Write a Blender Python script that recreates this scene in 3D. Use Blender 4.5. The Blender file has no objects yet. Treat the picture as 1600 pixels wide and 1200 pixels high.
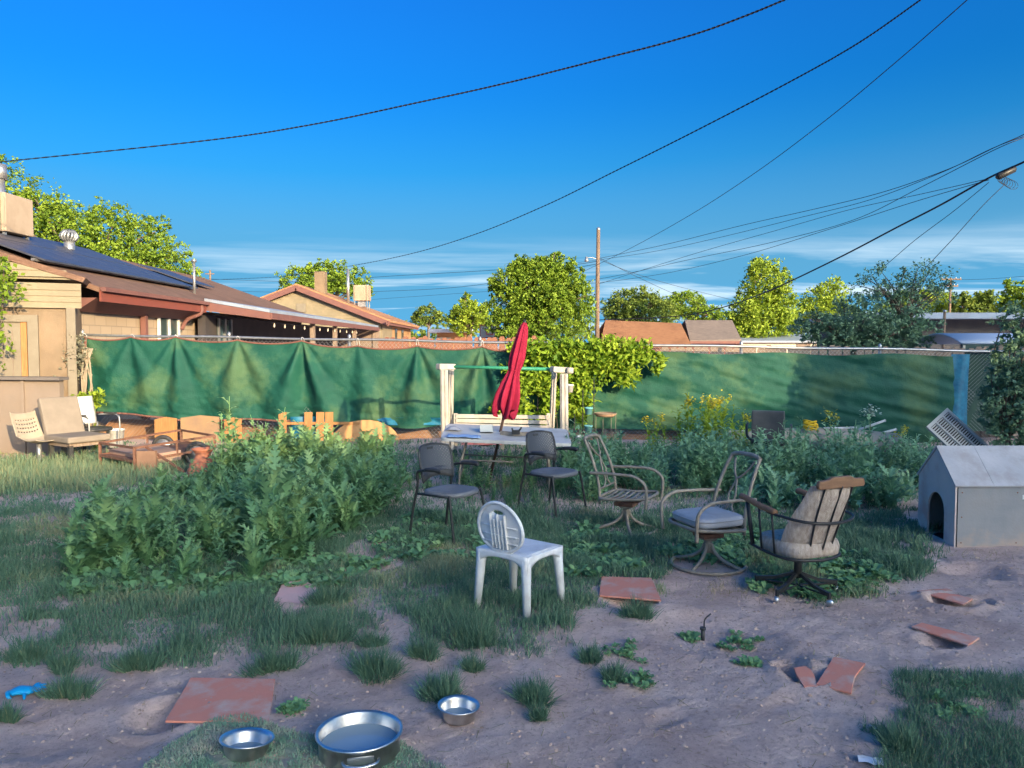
import bpy, math, random
import numpy as np
from mathutils import Vector, Matrix, Euler
random.seed(7); RNG = np.random.default_rng(11)
R = math.radians
S = bpy.context.scene
COL = S.collection

# ------------------------------------------------------------------ camera, sky, sun, exposure
F, CX, CY, HZ = 1209.0, 800.0, 600.0, 540.0
CH = 1.8
PITCH = math.atan((CY - HZ) / F)
cam = bpy.data.cameras.new('camera'); cam.sensor_width = 36; cam.lens = 36 * F / 1600
cam.clip_end = 3000; cam.clip_start = .05
co = bpy.data.objects.new('camera', cam); co.location = (0, 0, CH); co.rotation_euler = (math.pi/2 - PITCH, 0, 0)
COL.objects.link(co); S.camera = co

SUN_AZ, SUN_EL = 145.0, 13.0        # clockwise from +Y, low evening sun behind the right shoulder
SKY_R, SKY_G = .40, .29            # how much blue is taken out of the red and green of the sky
W = bpy.data.worlds.new('World'); S.world = W; W.use_nodes = True
nt = W.node_tree; nd = nt.nodes; lk = nt.links
sky = nd.new('ShaderNodeTexSky'); sky.sky_type = 'NISHITA'; sky.sun_disc = False
sky.sun_elevation = R(SUN_EL); sky.sun_rotation = R(SUN_AZ); sky.air_density = 1.0; sky.dust_density = 8.0; sky.ozone_density = 2.2
gm0 = nd.new('ShaderNodeGamma'); gm0.inputs[1].default_value = 1.24
lk.new(sky.outputs[0], gm0.inputs[0]); SR = nd.new('ShaderNodeSeparateColor'); lk.new(gm0.outputs[0], SR.inputs[0])
gm = nd.new('ShaderNodeMixRGB'); gm.blend_type = 'MULTIPLY'; gm.inputs[0].default_value = 1; gm.inputs[2].default_value = (0.37, 0.455, 0.48, 1)

# thin streaks of high cloud low over the horizon, the same all round
tc = nd.new('ShaderNodeTexCoord'); sp = nd.new('ShaderNodeSeparateXYZ'); lk.new(tc.outputs['Generated'], sp.inputs[0])
def wm(op, a, b=None, c=None):
    n = nd.new('ShaderNodeMath'); n.operation = op
    for i, x in enumerate((a, b, c)):
        if x is None: continue
        if isinstance(x, (int, float)): n.inputs[i].default_value = x
        else: lk.new(x, n.inputs[i])
    return n.outputs[0]
SC_ = nd.new('ShaderNodeCombineColor')
lk.new(wm('MAXIMUM', wm('SUBTRACT', SR.outputs[0], wm('MULTIPLY', SR.outputs[2], SKY_R)), wm('MULTIPLY', SR.outputs[2], .015)), SC_.inputs[0])
lk.new(wm('MAXIMUM', wm('SUBTRACT', SR.outputs[1], wm('MULTIPLY', SR.outputs[2], SKY_G)), wm('MULTIPLY', SR.outputs[2], .26)), SC_.inputs[1])
lk.new(SR.outputs[2], SC_.inputs[2]); lk.new(SC_.outputs[0], gm.inputs[1])
zc = wm('ADD', wm('MAXIMUM', sp.outputs['Z'], 0.0), .06)
cv = nd.new('ShaderNodeCombineXYZ')
lk.new(wm('DIVIDE', sp.outputs['X'], zc), cv.inputs[0]); lk.new(wm('DIVIDE', sp.outputs['Y'], zc), cv.inputs[1])
mp = nd.new('ShaderNodeMapping'); mp.inputs['Scale'].default_value = (.30, .62, 1); mp.inputs['Rotation'].default_value = (0, 0, R(14)); mp.inputs['Location'].default_value = (3.3, 1.4, 0)
lk.new(cv.outputs[0], mp.inputs[0])
nz = nd.new('ShaderNodeTexNoise'); nz.inputs['Scale'].default_value = 1.0; nz.inputs['Detail'].default_value = 7; nz.inputs['Roughness'].default_value = .58
nz.inputs['Distortion'].default_value = .5
lk.new(mp.outputs[0], nz.inputs['Vector'])
cr = nd.new('ShaderNodeValToRGB'); cr.color_ramp.elements[0].position = .49; cr.color_ramp.elements[1].position = .70
lk.new(nz.outputs[0], cr.inputs[0])
mr = nd.new('ShaderNodeMapRange'); mr.interpolation_type = 'SMOOTHSTEP'
mr.inputs['From Min'].default_value = .06; mr.inputs['From Max'].default_value = .15; mr.inputs['To Min'].default_value = .85; mr.inputs['To Max'].default_value = 0
lk.new(sp.outputs['Z'], mr.inputs['Value'])
hz = nd.new('ShaderNodeMapRange'); hz.interpolation_type = 'SMOOTHSTEP'
hz.inputs['From Min'].default_value = -.02; hz.inputs['From Max'].default_value = .32; hz.inputs['To Min'].default_value = .75; hz.inputs['To Max'].default_value = 0
lk.new(sp.outputs['Z'], hz.inputs['Value'])
cf = wm('MULTIPLY', cr.outputs[0], mr.outputs[0])
mh = nd.new('ShaderNodeMixRGB'); lk.new(hz.outputs[0], mh.inputs[0]); lk.new(gm.outputs[0], mh.inputs[1]); mh.inputs[2].default_value = (.24, 1.0, 1.75, 1)
mx = nd.new('ShaderNodeMixRGB'); lk.new(cf, mx.inputs[0]); lk.new(mh.outputs[0], mx.inputs[1]); mx.inputs[2].default_value = (2.1, 2.3, 2.35, 1)
bg = nd['Background']; bg.inputs[1].default_value = .15
lk.new(mx.outputs[0], bg.inputs[0])

sl = bpy.data.lights.new('sun', 'SUN'); sl.energy = 2.0; sl.angle = R(.5); sl.color = (1, .74, .42)
so = bpy.data.objects.new('sun', sl); COL.objects.link(so)
az = R(SUN_AZ); SD = Vector((math.sin(az)*math.cos(R(SUN_EL)), math.cos(az)*math.cos(R(SUN_EL)), math.sin(R(SUN_EL))))
so.rotation_euler = SD.to_track_quat('Z', 'Y').to_euler()
VS = S.view_settings; VS.view_transform = 'Standard'; VS.look = 'None'; VS.gamma = 1; VS.use_curve_mapping = False
VS.exposure = 2.12
S.cycles.max_bounces = 6; S.cycles.diffuse_bounces = 3; S.cycles.transparent_max_bounces = 12

# ------------------------------------------------------------------ helpers
_cp, _sp = math.cos(PITCH), math.sin(PITCH)
def ray(px, py):
    u, v = (px - CX) / F, (CY - py) / F
    return Vector((u, _cp + v*_sp, -_sp + v*_cp))
def at(px, py, Y):
    d = ray(px, py); t = Y / d.y
    return Vector((d.x*t, Y, CH + d.z*t))
def G(px, py, z=0.0):
    d = ray(px, py); t = (z - CH) / d.z
    return Vector((d.x*t, d.y*t, z))
def proj(x, y, z):
    dz = z - CH
    dep = y*_cp - dz*_sp; up = y*_sp + dz*_cp
    return CX + F*x/dep, CY - F*up/dep

def vnoise(x, y, seed=0):
    x = np.asarray(x, float); y = np.asarray(y, float)
    xi = np.floor(x).astype(np.int64); yi = np.floor(y).astype(np.int64)
    fx = x - xi; fy = y - yi; fx = fx*fx*(3-2*fx); fy = fy*fy*(3-2*fy)
    def h(a, b):
        n = (a*374761393 + b*668265263 + seed*974634777) & 0xffffffff
        n = ((n ^ (n >> 13)) * 1274126177) & 0xffffffff
        return ((n ^ (n >> 16)) & 0xffff) / 65535.0
    return (h(xi, yi)*(1-fx) + h(xi+1, yi)*fx)*(1-fy) + (h(xi, yi+1)*(1-fx) + h(xi+1, yi+1)*fx)*fy - .5
def fbm(x, y, oct=4, seed=0, g=.5):
    s = 0; a = 1
    for i in range(oct):
        s = s + a*vnoise(x, y, seed+i*17); x = x*2.03 + 5.2; y = y*2.03 + 1.7; a *= g
    return s
HOLES = []   # (x, y, radius, depth)
for px, py, r, d in ((1488, 944, .13, .12), (1528, 946, .08, .07), (1470, 1010, .10, .05), (1232, 1052, .08, .08), (1258, 1066, .11, .06), (985, 945, .16, .05),
                     (1115, 995, .32, .05), (255, 1110, .14, .06), (1200, 1030, .2, .04), (180, 1150, .3, .03), (1525, 895, .2, .05), (60, 1150, .2, .02)):
    g_ = G(px, py); HOLES.append((g_.x, g_.y, r, d))
PRINTS = []      # scuffed footprints in the dirt
_r = random.Random(4)
for _ in range(46):
    g_ = G(_r.uniform(0, 1600), 900+300*_r.random()**.8); PRINTS.append((g_.x, g_.y, _r.uniform(0, 3.14), _r.uniform(.006, .014)))
def gh(x, y):
    x = np.asarray(x, float); y = np.asarray(y, float)
    near = np.clip((17 - np.hypot(x, y-5)) / 5, 0, 1)
    h = (.07*fbm(x*.42, y*.42, 2, 3) + .024*fbm(x*1.5, y*1.5, 3, 9) + .017*fbm(x*5, y*5, 4, 21, .65)) * near
    for hx, hy, r, d in HOLES:
        q = np.hypot(x-hx, (y-hy)) / r
        h = h - d*np.exp(-(q**4)) + .25*d*np.exp(-((q-1.45)/.35)**2)
    for fx_, fy_, an, d in PRINTS:
        dx, dy = x-fx_, y-fy_; u = (dx*math.cos(an)+dy*math.sin(an))/.15; w = (-dx*math.sin(an)+dy*math.cos(an))/.06; q = u*u+w*w
        h = h - d*np.exp(-q**2) + .4*d*np.exp(-((q-1.9)/.6)**2)
    return h
def g1(x, y): return float(gh(np.array([x]), np.array([y]))[0])
def GP(px, py):
    p = G(px, py)
    for _ in range(4): p = G(px, py, g1(p.x, p.y))
    return p

MATS = {}
def mat(key, c1, c2=None, scale=6, rough=.75, bump=0, bscale=40, metal=0, stretch=(1, 1, 1), detail=6, lo=.35, hi=.68, spec=.35, dirt=None, dscale=2.0, damt=.5, trans=0, transp=0, sheen=0):
    if key in MATS: return MATS[key]
    m = bpy.data.materials.new(key); m.use_nodes = True; MATS[key] = m
    n = m.node_tree.nodes; l = m.node_tree.links; b = n['Principled BSDF']
    b.inputs['Roughness'].default_value = rough; b.inputs['Metallic'].default_value = metal; b.inputs['Specular IOR Level'].default_value = spec
    tcn = n.new('ShaderNodeTexCoord'); mpn = n.new('ShaderNodeMapping'); mpn.inputs['Scale'].default_value = stretch
    l.new(tcn.outputs['Object'], mpn.inputs[0])
    col = None
    if c2 is not None:
        t = n.new('ShaderNodeTexNoise'); t.inputs['Scale'].default_value = scale; t.inputs['Detail'].default_value = detail; t.inputs['Roughness'].default_value = .6
        l.new(mpn.outputs[0], t.inputs['Vector'])
        r = n.new('ShaderNodeValToRGB'); r.color_ramp.elements[0].position = lo; r.color_ramp.elements[1].position = hi
        r.color_ramp.elements[0].color = (*c1, 1); r.color_ramp.elements[1].color = (*c2, 1)
        l.new(t.outputs[0], r.inputs[0]); col = r.outputs[0]
        if dirt is not None:
            t2 = n.new('ShaderNodeTexNoise'); t2.inputs['Scale'].default_value = dscale; t2.inputs['Detail'].default_value = 8; t2.inputs['Roughness'].default_value = .65
            l.new(tcn.outputs['Object'], t2.inputs['Vector'])
            r2 = n.new('ShaderNodeValToRGB'); r2.color_ramp.elements[0].position = .48; r2.color_ramp.elements[1].position = .66
            r2.color_ramp.elements[1].color = (damt,)*3 + (1,)
            l.new(t2.outputs[0], r2.inputs[0])
            x = n.new('ShaderNodeMixRGB'); l.new(r2.outputs[0], x.inputs[0]); l.new(col, x.inputs[1]); x.inputs[2].default_value = (*dirt, 1); col = x.outputs[0]
        l.new(col, b.inputs['Base Color'])
    else: b.inputs['Base Color'].default_value = (*c1, 1)
    if bump:
        t = n.new('ShaderNodeTexNoise'); t.inputs['Scale'].default_value = bscale; t.inputs['Detail'].default_value = 6; l.new(mpn.outputs[0], t.inputs['Vector'])
        bn = n.new('ShaderNodeBump'); bn.inputs['Strength'].default_value = bump; bn.inputs['Distance'].default_value = .02
        l.new(t.outputs[0], bn.inputs['Height']); l.new(bn.outputs[0], b.inputs['Normal'])
    if trans or transp:
        out = n['Material Output']; cur = b.outputs[0]
        if trans:
            tr = n.new('ShaderNodeBsdfTranslucent'); mi = n.new('ShaderNodeMixShader'); mi.inputs[0].default_value = trans
            if col is not None: l.new(col, tr.inputs[0])
            else: tr.inputs[0].default_value = (*c1, 1)
            l.new(cur, mi.inputs[1]); l.new(tr.outputs[0], mi.inputs[2]); cur = mi.outputs[0]
        l.new(cur, out.inputs[0])
    return m
def leafmat(key, dark, mid, light, trans=.3, rough=.6, spec=.25):
    """leaf colour differs from leaf to leaf by the stored tint"""
    m = bpy.data.materials.new(key); m.use_nodes = True; MATS[key] = m
    n = m.node_tree.nodes; l = m.node_tree.links; b = n['Principled BSDF']; b.inputs['Roughness'].default_value = rough; b.inputs['Specular IOR Level'].default_value = spec
    a = n.new('ShaderNodeAttribute'); a.attribute_name = 'tint'
    r = n.new('ShaderNodeValToRGB'); e = r.color_ramp.elements; e[0].color = (*dark, 1); e[1].color = (*light, 1); e.new(.5).color = (*mid, 1)
    l.new(a.outputs['Fac'], r.inputs[0]); l.new(r.outputs[0], b.inputs['Base Color'])
    tr = n.new('ShaderNodeBsdfTranslucent'); l.new(r.outputs[0], tr.inputs[0])
    mi = n.new('ShaderNodeMixShader'); mi.inputs[0].default_value = trans
    l.new(b.outputs[0], mi.inputs[1]); l.new(tr.outputs[0], mi.inputs[2]); l.new(mi.outputs[0], n['Material Output'].inputs[0])
    return m

def tag(o, label=None, cat=None, group=None, kind=None):
    if label: o['label'] = label
    if cat: o['category'] = cat
    if group: o['group'] = group
    if kind: o['kind'] = kind
    return o
def thing(name, label, cat, loc=(0, 0, 0), rz=0, group=None):
    o = bpy.data.objects.new(name, None); COL.objects.link(o); o.empty_display_size = .2
    o.location = loc; o.rotation_euler = (0, 0, rz)
    return tag(o, label, cat, group)
def link(name, me, m, parent=None, loc=None):
    o = bpy.data.objects.new(name, me); COL.objects.link(o)
    if m is not None and not me.materials: me.materials.append(m)
    if parent: o.parent = parent
    if loc is not None: o.location = loc
    return o
def copy_tree(o, parent=None):
    c = o.copy(); COL.objects.link(c); c.parent = parent
    for ch in list(o.children): copy_tree(ch, c)
    return c

class MB:
    def __init__(s): s.v = []; s.f = []; s.sm = []
    def add(s, vs, fs, smooth=False):
        o = len(s.v); s.v += [tuple(v) for v in vs]; s.f += [tuple(i+o for i in f) for f in fs]; s.sm += [smooth]*len(fs); return s
    def box(s, c, d, rot=None):
        x, y, z = d[0]/2, d[1]/2, d[2]/2
        vs = [Vector(p) for p in ((-x,-y,-z),(x,-y,-z),(x,y,-z),(-x,y,-z),(-x,-y,z),(x,-y,z),(x,y,z),(-x,y,z))]
        if rot is not None:
            M = Euler(rot).to_matrix() if not isinstance(rot, Matrix) else rot
            vs = [M @ v for v in vs]
        c = Vector(c)
        return s.add([v+c for v in vs], [(0,3,2,1),(4,5,6,7),(0,1,5,4),(1,2,6,5),(2,3,7,6),(3,0,4,7)])
    def bar(s, p, q, w, h=None, up=(0, 0, 1)):
        h = h or w; p, q = Vector(p), Vector(q); d = (q-p).normalized(); up = Vector(up)
        if abs(d.dot(up)) > .98: up = Vector((0, 1, 0))
        a = d.cross(up).normalized(); b = a.cross(d).normalized()
        M = Matrix((d, a, b)).transposed()
        return s.box((p+q)/2, ((q-p).length, w, h), M)
    def tube(s, pts, r, n=8, closed=False, cap=True):
        pts = [Vector(p) for p in pts]; N = len(pts)
        rs = r if isinstance(r, (list, tuple)) else [r]*N
        vs = []; pa = None
        for i, p in enumerate(pts):
            if closed: d = (pts[(i+1) % N] - pts[i-1])
            else: d = pts[min(i+1, N-1)] - pts[max(i-1, 0)]
            d = d.normalized() if d.length > 1e-9 else Vector((0, 0, 1))
            if pa is None:
                u = Vector((0, 0, 1)) if abs(d.z) < .9 else Vector((1, 0, 0)); a = d.cross(u).normalized()
            else:
                a = (pa - d*pa.dot(d)); a = a.normalized() if a.length > 1e-6 else d.orthogonal().normalized()
            pa = a; b = d.cross(a)
            for k in range(n):
                t = 2*math.pi*k/n; vs.append(p + (a*math.cos(t) + b*math.sin(t))*rs[i])
        fs = []
        for i in range(N if closed else N-1):
            j = (i+1) % N
            for k in range(n): fs.append((i*n+k, i*n+(k+1) % n, j*n+(k+1) % n, j*n+k))
        s.add(vs, fs, True)
        if cap and not closed:
            o = len(s.v) - len(vs)
            s.f += [tuple(o+k for k in range(n-1, -1, -1)), tuple(o+(N-1)*n+k for k in range(n))]; s.sm += [False]*2
        return s
    def lathe(s, prof, n=24, c=(0, 0, 0), M=None):
        vs = []; c = Vector(c)
        for r, z in prof:
            for k in range(n):
                t = 2*math.pi*k/n; v = Vector((r*math.cos(t), r*math.sin(t), z)); vs.append((M @ v if M else v) + c)
        fs = [(i*n+k, i*n+(k+1) % n, (i+1)*n+(k+1) % n, (i+1)*n+k) for i in range(len(prof)-1) for k in range(n)]
        return s.add(vs, fs, True)
    def prism(s, poly, vec):
        n = len(poly); vec = Vector(vec); a = [Vector(p) for p in poly]
        return s.add(a + [p+vec for p in a], [tuple(range(n-1, -1, -1)), tuple(range(n, 2*n))] + [(i, (i+1) % n, (i+1) % n + n, i+n) for i in range(n)])
    def grid(s, fn, nu, nv, smooth=True):
        vs = [fn(i/nu, j/nv) for j in range(nv+1) for i in range(nu+1)]
        return s.add(vs, [(j*(nu+1)+i, j*(nu+1)+i+1, (j+1)*(nu+1)+i+1, (j+1)*(nu+1)+i) for j in range(nv) for i in range(nu)], smooth)
    def mesh(s, name):
        me = bpy.data.meshes.new(name); me.from_pydata(s.v, [], s.f); me.polygons.foreach_set('use_smooth', s.sm); me.update(); return me
    def build(s, name, m, parent=None, bevel=0, solid=0, sub=0, loc=None, label=None):
        o = link(name, s.mesh(name), m, parent, loc)
        if solid:
            md = o.modifiers.new('solid', 'SOLIDIFY'); md.thickness = solid; md.offset = 0
        if sub:
            md = o.modifiers.new('sub', 'SUBSURF'); md.levels = sub; md.render_levels = sub
        if bevel:
            md = o.modifiers.new('bevel', 'BEVEL'); md.width = bevel; md.segments = 2; md.limit_method = 'ANGLE'; md.angle_limit = R(35)
        if label: o['label'] = label
        return o
def curve(pts, k=6):
    P = [Vector(p) for p in pts]; out = []
    for i in range(len(P)-1):
        p0 = P[max(i-1, 0)]; p1 = P[i]; p2 = P[i+1]; p3 = P[min(i+2, len(P)-1)]
        for j in range(k):
            t = j/k; out.append(.5*((2*p1) + (p2-p0)*t + (2*p0-5*p1+4*p2-p3)*t*t + (3*p1-p0-3*p2+p3)*t**3))
    return out + [P[-1]]
def npmesh(name, V, Fq, m, parent=None, tint=None, smooth=False):
    V = np.ascontiguousarray(V.reshape(-1, 3), np.float32); k = Fq.shape[-1]; Fq = np.ascontiguousarray(Fq.reshape(-1, k), np.int32)
    me = bpy.data.meshes.new(name); me.vertices.add(len(V)); me.vertices.foreach_set('co', V.ravel())
    me.loops.add(Fq.size); me.loops.foreach_set('vertex_index', Fq.ravel())
    me.polygons.add(len(Fq)); me.polygons.foreach_set('loop_start', np.arange(0, Fq.size, k, dtype=np.int32))
    if smooth: me.polygons.foreach_set('use_smooth', np.ones(len(Fq), bool))
    if tint is not None:
        a = me.attributes.new('tint', 'FLOAT', 'POINT'); a.data.foreach_set('value', np.ascontiguousarray(tint, np.float32).ravel())
    me.update(calc_edges=True); me.validate()
    return link(name, me, m, parent)
def instance(tv, tf, pos, scale, yaw, tilt=None, tdir=None, tint0=None):
    """copies of a template (n,3)/(m,k) at K places -> vertices (K,n,3), faces (K,m,k)"""
    K = len(pos); c, s_ = np.cos(yaw)[:, None], np.sin(yaw)[:, None]
    sc = scale if scale.ndim == 2 else np.repeat(scale[:, None], 3, 1)
    X = tv[None, :, 0]*sc[:, :1]; Y = tv[None, :, 1]*sc[:, 1:2]; Z = tv[None, :, 2]*sc[:, 2:3]
    x = X*c - Y*s_; y = X*s_ + Y*c; z = Z
    if tilt is not None:
        tc_, ts = np.cos(tilt)[:, None], np.sin(tilt)[:, None]; dc, ds = np.cos(tdir)[:, None], np.sin(tdir)[:, None]
        u = x*dc + y*ds; w = -x*ds + y*dc
        u, z = u*tc_ + z*ts, -u*ts + z*tc_
        x = u*dc - w*ds; y = u*ds + w*dc
    V = np.stack([x, y, z], -1) + np.asarray(pos)[:, None, :]
    Fi = tf[None] + (np.arange(K)*len(tv))[:, None, None]
    return V, Fi
def inpoly(px, py, poly):
    ins = np.zeros(px.shape, bool); n = len(poly)
    for i in range(n):
        x0, y0 = poly[i]; x1, y1 = poly[i-1]
        c = ((y0 > py) != (y1 > py)) & (px < (x1-x0)*(py-y0)/((y1-y0) or 1e-9) + x0)
        ins ^= c
    return ins

# ------------------------------------------------------------------ materials
M_white = mat('white_plastic', (.74, .75, .76), (.60, .60, .60), 5, .45, .05, 60, dirt=(.32, .27, .22), dscale=9, damt=.3)
M_vinyl = mat('white_vinyl', (.48, .45, .41), (.38, .345, .31), 7, .5, .08, 50, dirt=(.35, .28, .2), dscale=6, damt=.35)
M_blk = mat('black_metal', (.018, .02, .022), (.035, .035, .035), 20, .42)
M_tan = mat('tan_painted_metal', (.22, .19, .155), (.30, .26, .21), 14, .5, .1, 90, dirt=(.16, .10, .06), dscale=11, damt=.5)
M_rust = mat('rusty_metal', (.16, .075, .05), (.26, .13, .09), 18, .8, .3, 120, dirt=(.08, .05, .04), damt=.6)
M_galv = mat('galvanised_metal', (.42, .43, .44), (.30, .31, .32), 12, .4, metal=.7)
M_steel = mat('stainless_steel', (.70, .70, .70), (.58, .58, .57), 5, .36, .03, 8, metal=1, dirt=(.38, .33, .28), dscale=9, damt=.6)
M_wood = mat('orange_wood', (.30, .145, .055), (.42, .215, .085), 5, .8, .25, 30, stretch=(6, 6, .8))
M_greywood = mat('weathered_wood', (.20, .15, .12), (.30, .23, .18), 6, .9, .3, 40, stretch=(6, 6, .8))
M_armwood = mat('varnished_wood', (.17, .09, .05), (.25, .14, .075), 5, .5, .15, 40, stretch=(1, 8, 8))
M_dhwood = mat('dog_house_plywood', (.62, .52, .47), (.50, .44, .41), 3.2, .85, .15, 60, stretch=(1, 1, 1), dirt=(.50, .22, .16), dscale=3.1, damt=.55)
M_dhside = mat('dog_house_side', (.22, .23, .24), (.29, .29, .30), 3, .8, .12, 60, dirt=(.24, .22, .20), dscale=1.6, damt=.6)
M_dark = mat('dark_void', (.015, .014, .013), rough=.9)
M_tile = mat('terracotta_tile', (.66, .25, .17), (.58, .22, .15), 5, .85, .2, 80, dirt=(.55, .42, .35), dscale=5, damt=.8)
M_clay = mat('red_clay', (.42, .15, .09), (.50, .20, .12), 6, .8, .2, 40, dirt=(.30, .16, .11), dscale=9, damt=.5)
M_red = mat('crimson_cloth', (.22, .005, .032), (.28, .010, .044), 9, .85, .15, 160, sheen=.2)
M_cush = mat('grey_cushion', (.46, .45, .46), (.40, .38, .38), 6, .95, .2, 200, dirt=(.33, .29, .26), dscale=5, damt=.5)
M_beige = mat('beige_plastic', (.38, .33, .26), (.32, .27, .21), 5, .6, .05, 40, dirt=(.32, .25, .18), damt=.4)
M_vinylb = mat('taupe_upholstery', (.22, .185, .15), (.26, .22, .18), 5, .75, .1, 60)
M_blue = mat('blue_plastic', (.03, .16, .42), (.06, .24, .5), 5, .5)
M_bluet = mat('blue_tarpaulin', (.006, .09, .18), (.02, .18, .29), 7, .5, .5, 9)
M_teal = mat('teal_pot', (.12, .36, .42), (.16, .42, .46), 5, .5)
M_glove = mat('blue_nitrile', (.0, .30, .60), (.01, .38, .70), 8, .5, .3, 50)
M_red2 = mat('red_paint', (.42, .06, .05), (.36, .05, .04), 6, .5)
M_yel = mat('yellow_rope', (.62, .40, .015), (.72, .50, .03), 30, .8, .6, 160)
M_bark = mat('bark', (.11, .085, .065), (.19, .15, .12), 8, .95, .6, 25, stretch=(3, 3, .6))
M_pole = mat('pole_wood', (.15, .10, .07), (.24, .17, .12), 5, .9, .4, 20, stretch=(4, 4, .3))
M_wire = mat('cable_black', (.02, .02, .025), rough=.6)
M_stem = mat('stem_green', (.10, .14, .05), (.16, .19, .08), 8, .7)
M_glass = mat('window_glass', (.05, .08, .08), rough=.08, spec=.6)
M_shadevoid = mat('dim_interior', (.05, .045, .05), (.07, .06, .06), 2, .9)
L_tree = leafmat('leaf_fresh', (0.104, 0.191, 0.023), (0.214, 0.332, 0.035), (0.337, 0.465, 0.057), .35)
L_tree2 = leafmat('leaf_olive', (0.078, 0.142, 0.029), (0.169, 0.241, 0.042), (0.272, 0.349, 0.067), .3)
L_tree3 = leafmat('leaf_lime', (0.143, 0.224, 0.029), (0.285, 0.399, 0.039), (0.414, 0.532, 0.067), .35)
L_shade = leafmat('leaf_deep', (.10, .19, .115), (.18, .30, .18), (.27, .41, .25), .3)
L_vine = leafmat('leaf_vine', (0.110, 0.217, 0.023), (0.233, 0.366, 0.029), (0.389, 0.515, 0.057), .3)
L_weed = leafmat('leaf_thistle', (.075, .19, .085), (.165, .33, .15), (.32, .47, .19), .25)
L_weed2 = leafmat('leaf_greygreen', (.09, .22, .125), (.19, .37, .21), (.32, .49, .27), .25)
L_grass = leafmat('leaf_grass', (.08, .165, .10), (.14, .25, .155), (.38, .37, .20), .25)
L_dry = leafmat('leaf_dry', (.22, .18, .09), (.32, .26, .13), (.42, .35, .18), .2)
L_flower = leafmat('leaf_yellow_flower', (.30, .28, .02), (.55, .48, .03), (.7, .6, .08), .3)
L_silver = leafmat('leaf_silver', (.16, .16, .11), (.26, .25, .18), (.36, .34, .26), .2)

# ------------------------------------------------------------------ ground
def gridaxis(a, b, st, lo, hi):
    mid = np.arange(a, b+1e-6, st); l_ = []; x = a; d = st
    while x > lo: d *= 1.35; x -= d; l_.append(max(x, lo))
    r_ = []; x = mid[-1]; d = st
    while x < hi: d *= 1.35; x += d; r_.append(min(x, hi))
    return np.concatenate([np.array(l_[::-1]), mid, np.array(r_)])
gx = gridaxis(-5.6, 6.2, .034, -1200, 1200); gy = gridaxis(2.7, 8.4, .030, -400, 1800)
XX, YY = np.meshgrid(gx, gy); ZZ = gh(XX, YY)
nx, ny = len(gx), len(gy)
idx = np.arange(nx*ny).reshape(ny, nx)
FQ = np.stack([idx[:-1, :-1], idx[:-1, 1:], idx[1:, 1:], idx[1:, :-1]], -1).reshape(-1, 4)
def ground_mat():
    m = bpy.data.materials.new('dry_earth'); m.use_nodes = True; n = m.node_tree.nodes; l = m.node_tree.links; b = n['Principled BSDF']
    b.inputs['Roughness'].default_value = .95; b.inputs['Specular IOR Level'].default_value = .12
    t = n.new('ShaderNodeTexCoord')
    def noise(s, d=8, r=.6):
        q = n.new('ShaderNodeTexNoise'); q.inputs['Scale'].default_value = s; q.inputs['Detail'].default_value = d; q.inputs['Roughness'].default_value = r
        l.new(t.outputs['Object'], q.inputs['Vector']); return q.outputs[0]
    def ramp(x, p0, c0, p1, c1):
        r = n.new('ShaderNodeValToRGB'); e = r.color_ramp.elements; e[0].position = p0; e[1].position = p1; e[0].color = (*c0, 1); e[1].color = (*c1, 1); l.new(x, r.inputs[0]); return r.outputs[0]
    def mix(f, a, c, mode='MIX'):
        x = n.new('ShaderNodeMixRGB'); x.blend_type = mode
        if isinstance(f, float): x.inputs[0].default_value = f
        else: l.new(f, x.inputs[0])
        l.new(a, x.inputs[1])
        if isinstance(c, tuple): x.inputs[2].default_value = (*c, 1)
        else: l.new(c, x.inputs[2])
        return x.outputs[0]
    c = ramp(noise(1.1), .35, (.64, .46, .40), .65, (.82, .64, .57))
    c = mix(ramp(noise(5, 10, .7), .45, (0, 0, 0), .72, (.75,)*3), c, (.50, .34, .29))
    c = mix(ramp(noise(34, 8, .8), .50, (0, 0, 0), .68, (.85,)*3), c, (.36, .245, .205))
    c = mix(ramp(noise(2.4, 5), .55, (0, 0, 0), .75, (.5,)*3), c, (.52, .36, .29))
    c = mix(ramp(noise(80, 4, .7), .62, (0, 0, 0), .7, (.5,)*3), c, (.60, .50, .41))
    l.new(c, b.inputs['Base Color'])
    bn = n.new('ShaderNodeBump'); bn.inputs['Strength'].default_value = .95; bn.inputs['Distance'].default_value = .035; l.new(noise(22, 10, .75), bn.inputs['Height'])
    bn2 = n.new('ShaderNodeBump'); bn2.inputs['Strength'].default_value = .85; bn2.inputs['Distance'].default_value = .01; l.new(noise(110, 6, .7), bn2.inputs['Height']); l.new(bn.outputs[0], bn2.inputs['Normal'])
    l.new(bn2.outputs[0], b.inputs['Normal'])
    return m
tag(npmesh('ground', np.stack([XX, YY, ZZ], -1), FQ, ground_mat(), smooth=True), kind='structure')

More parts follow.
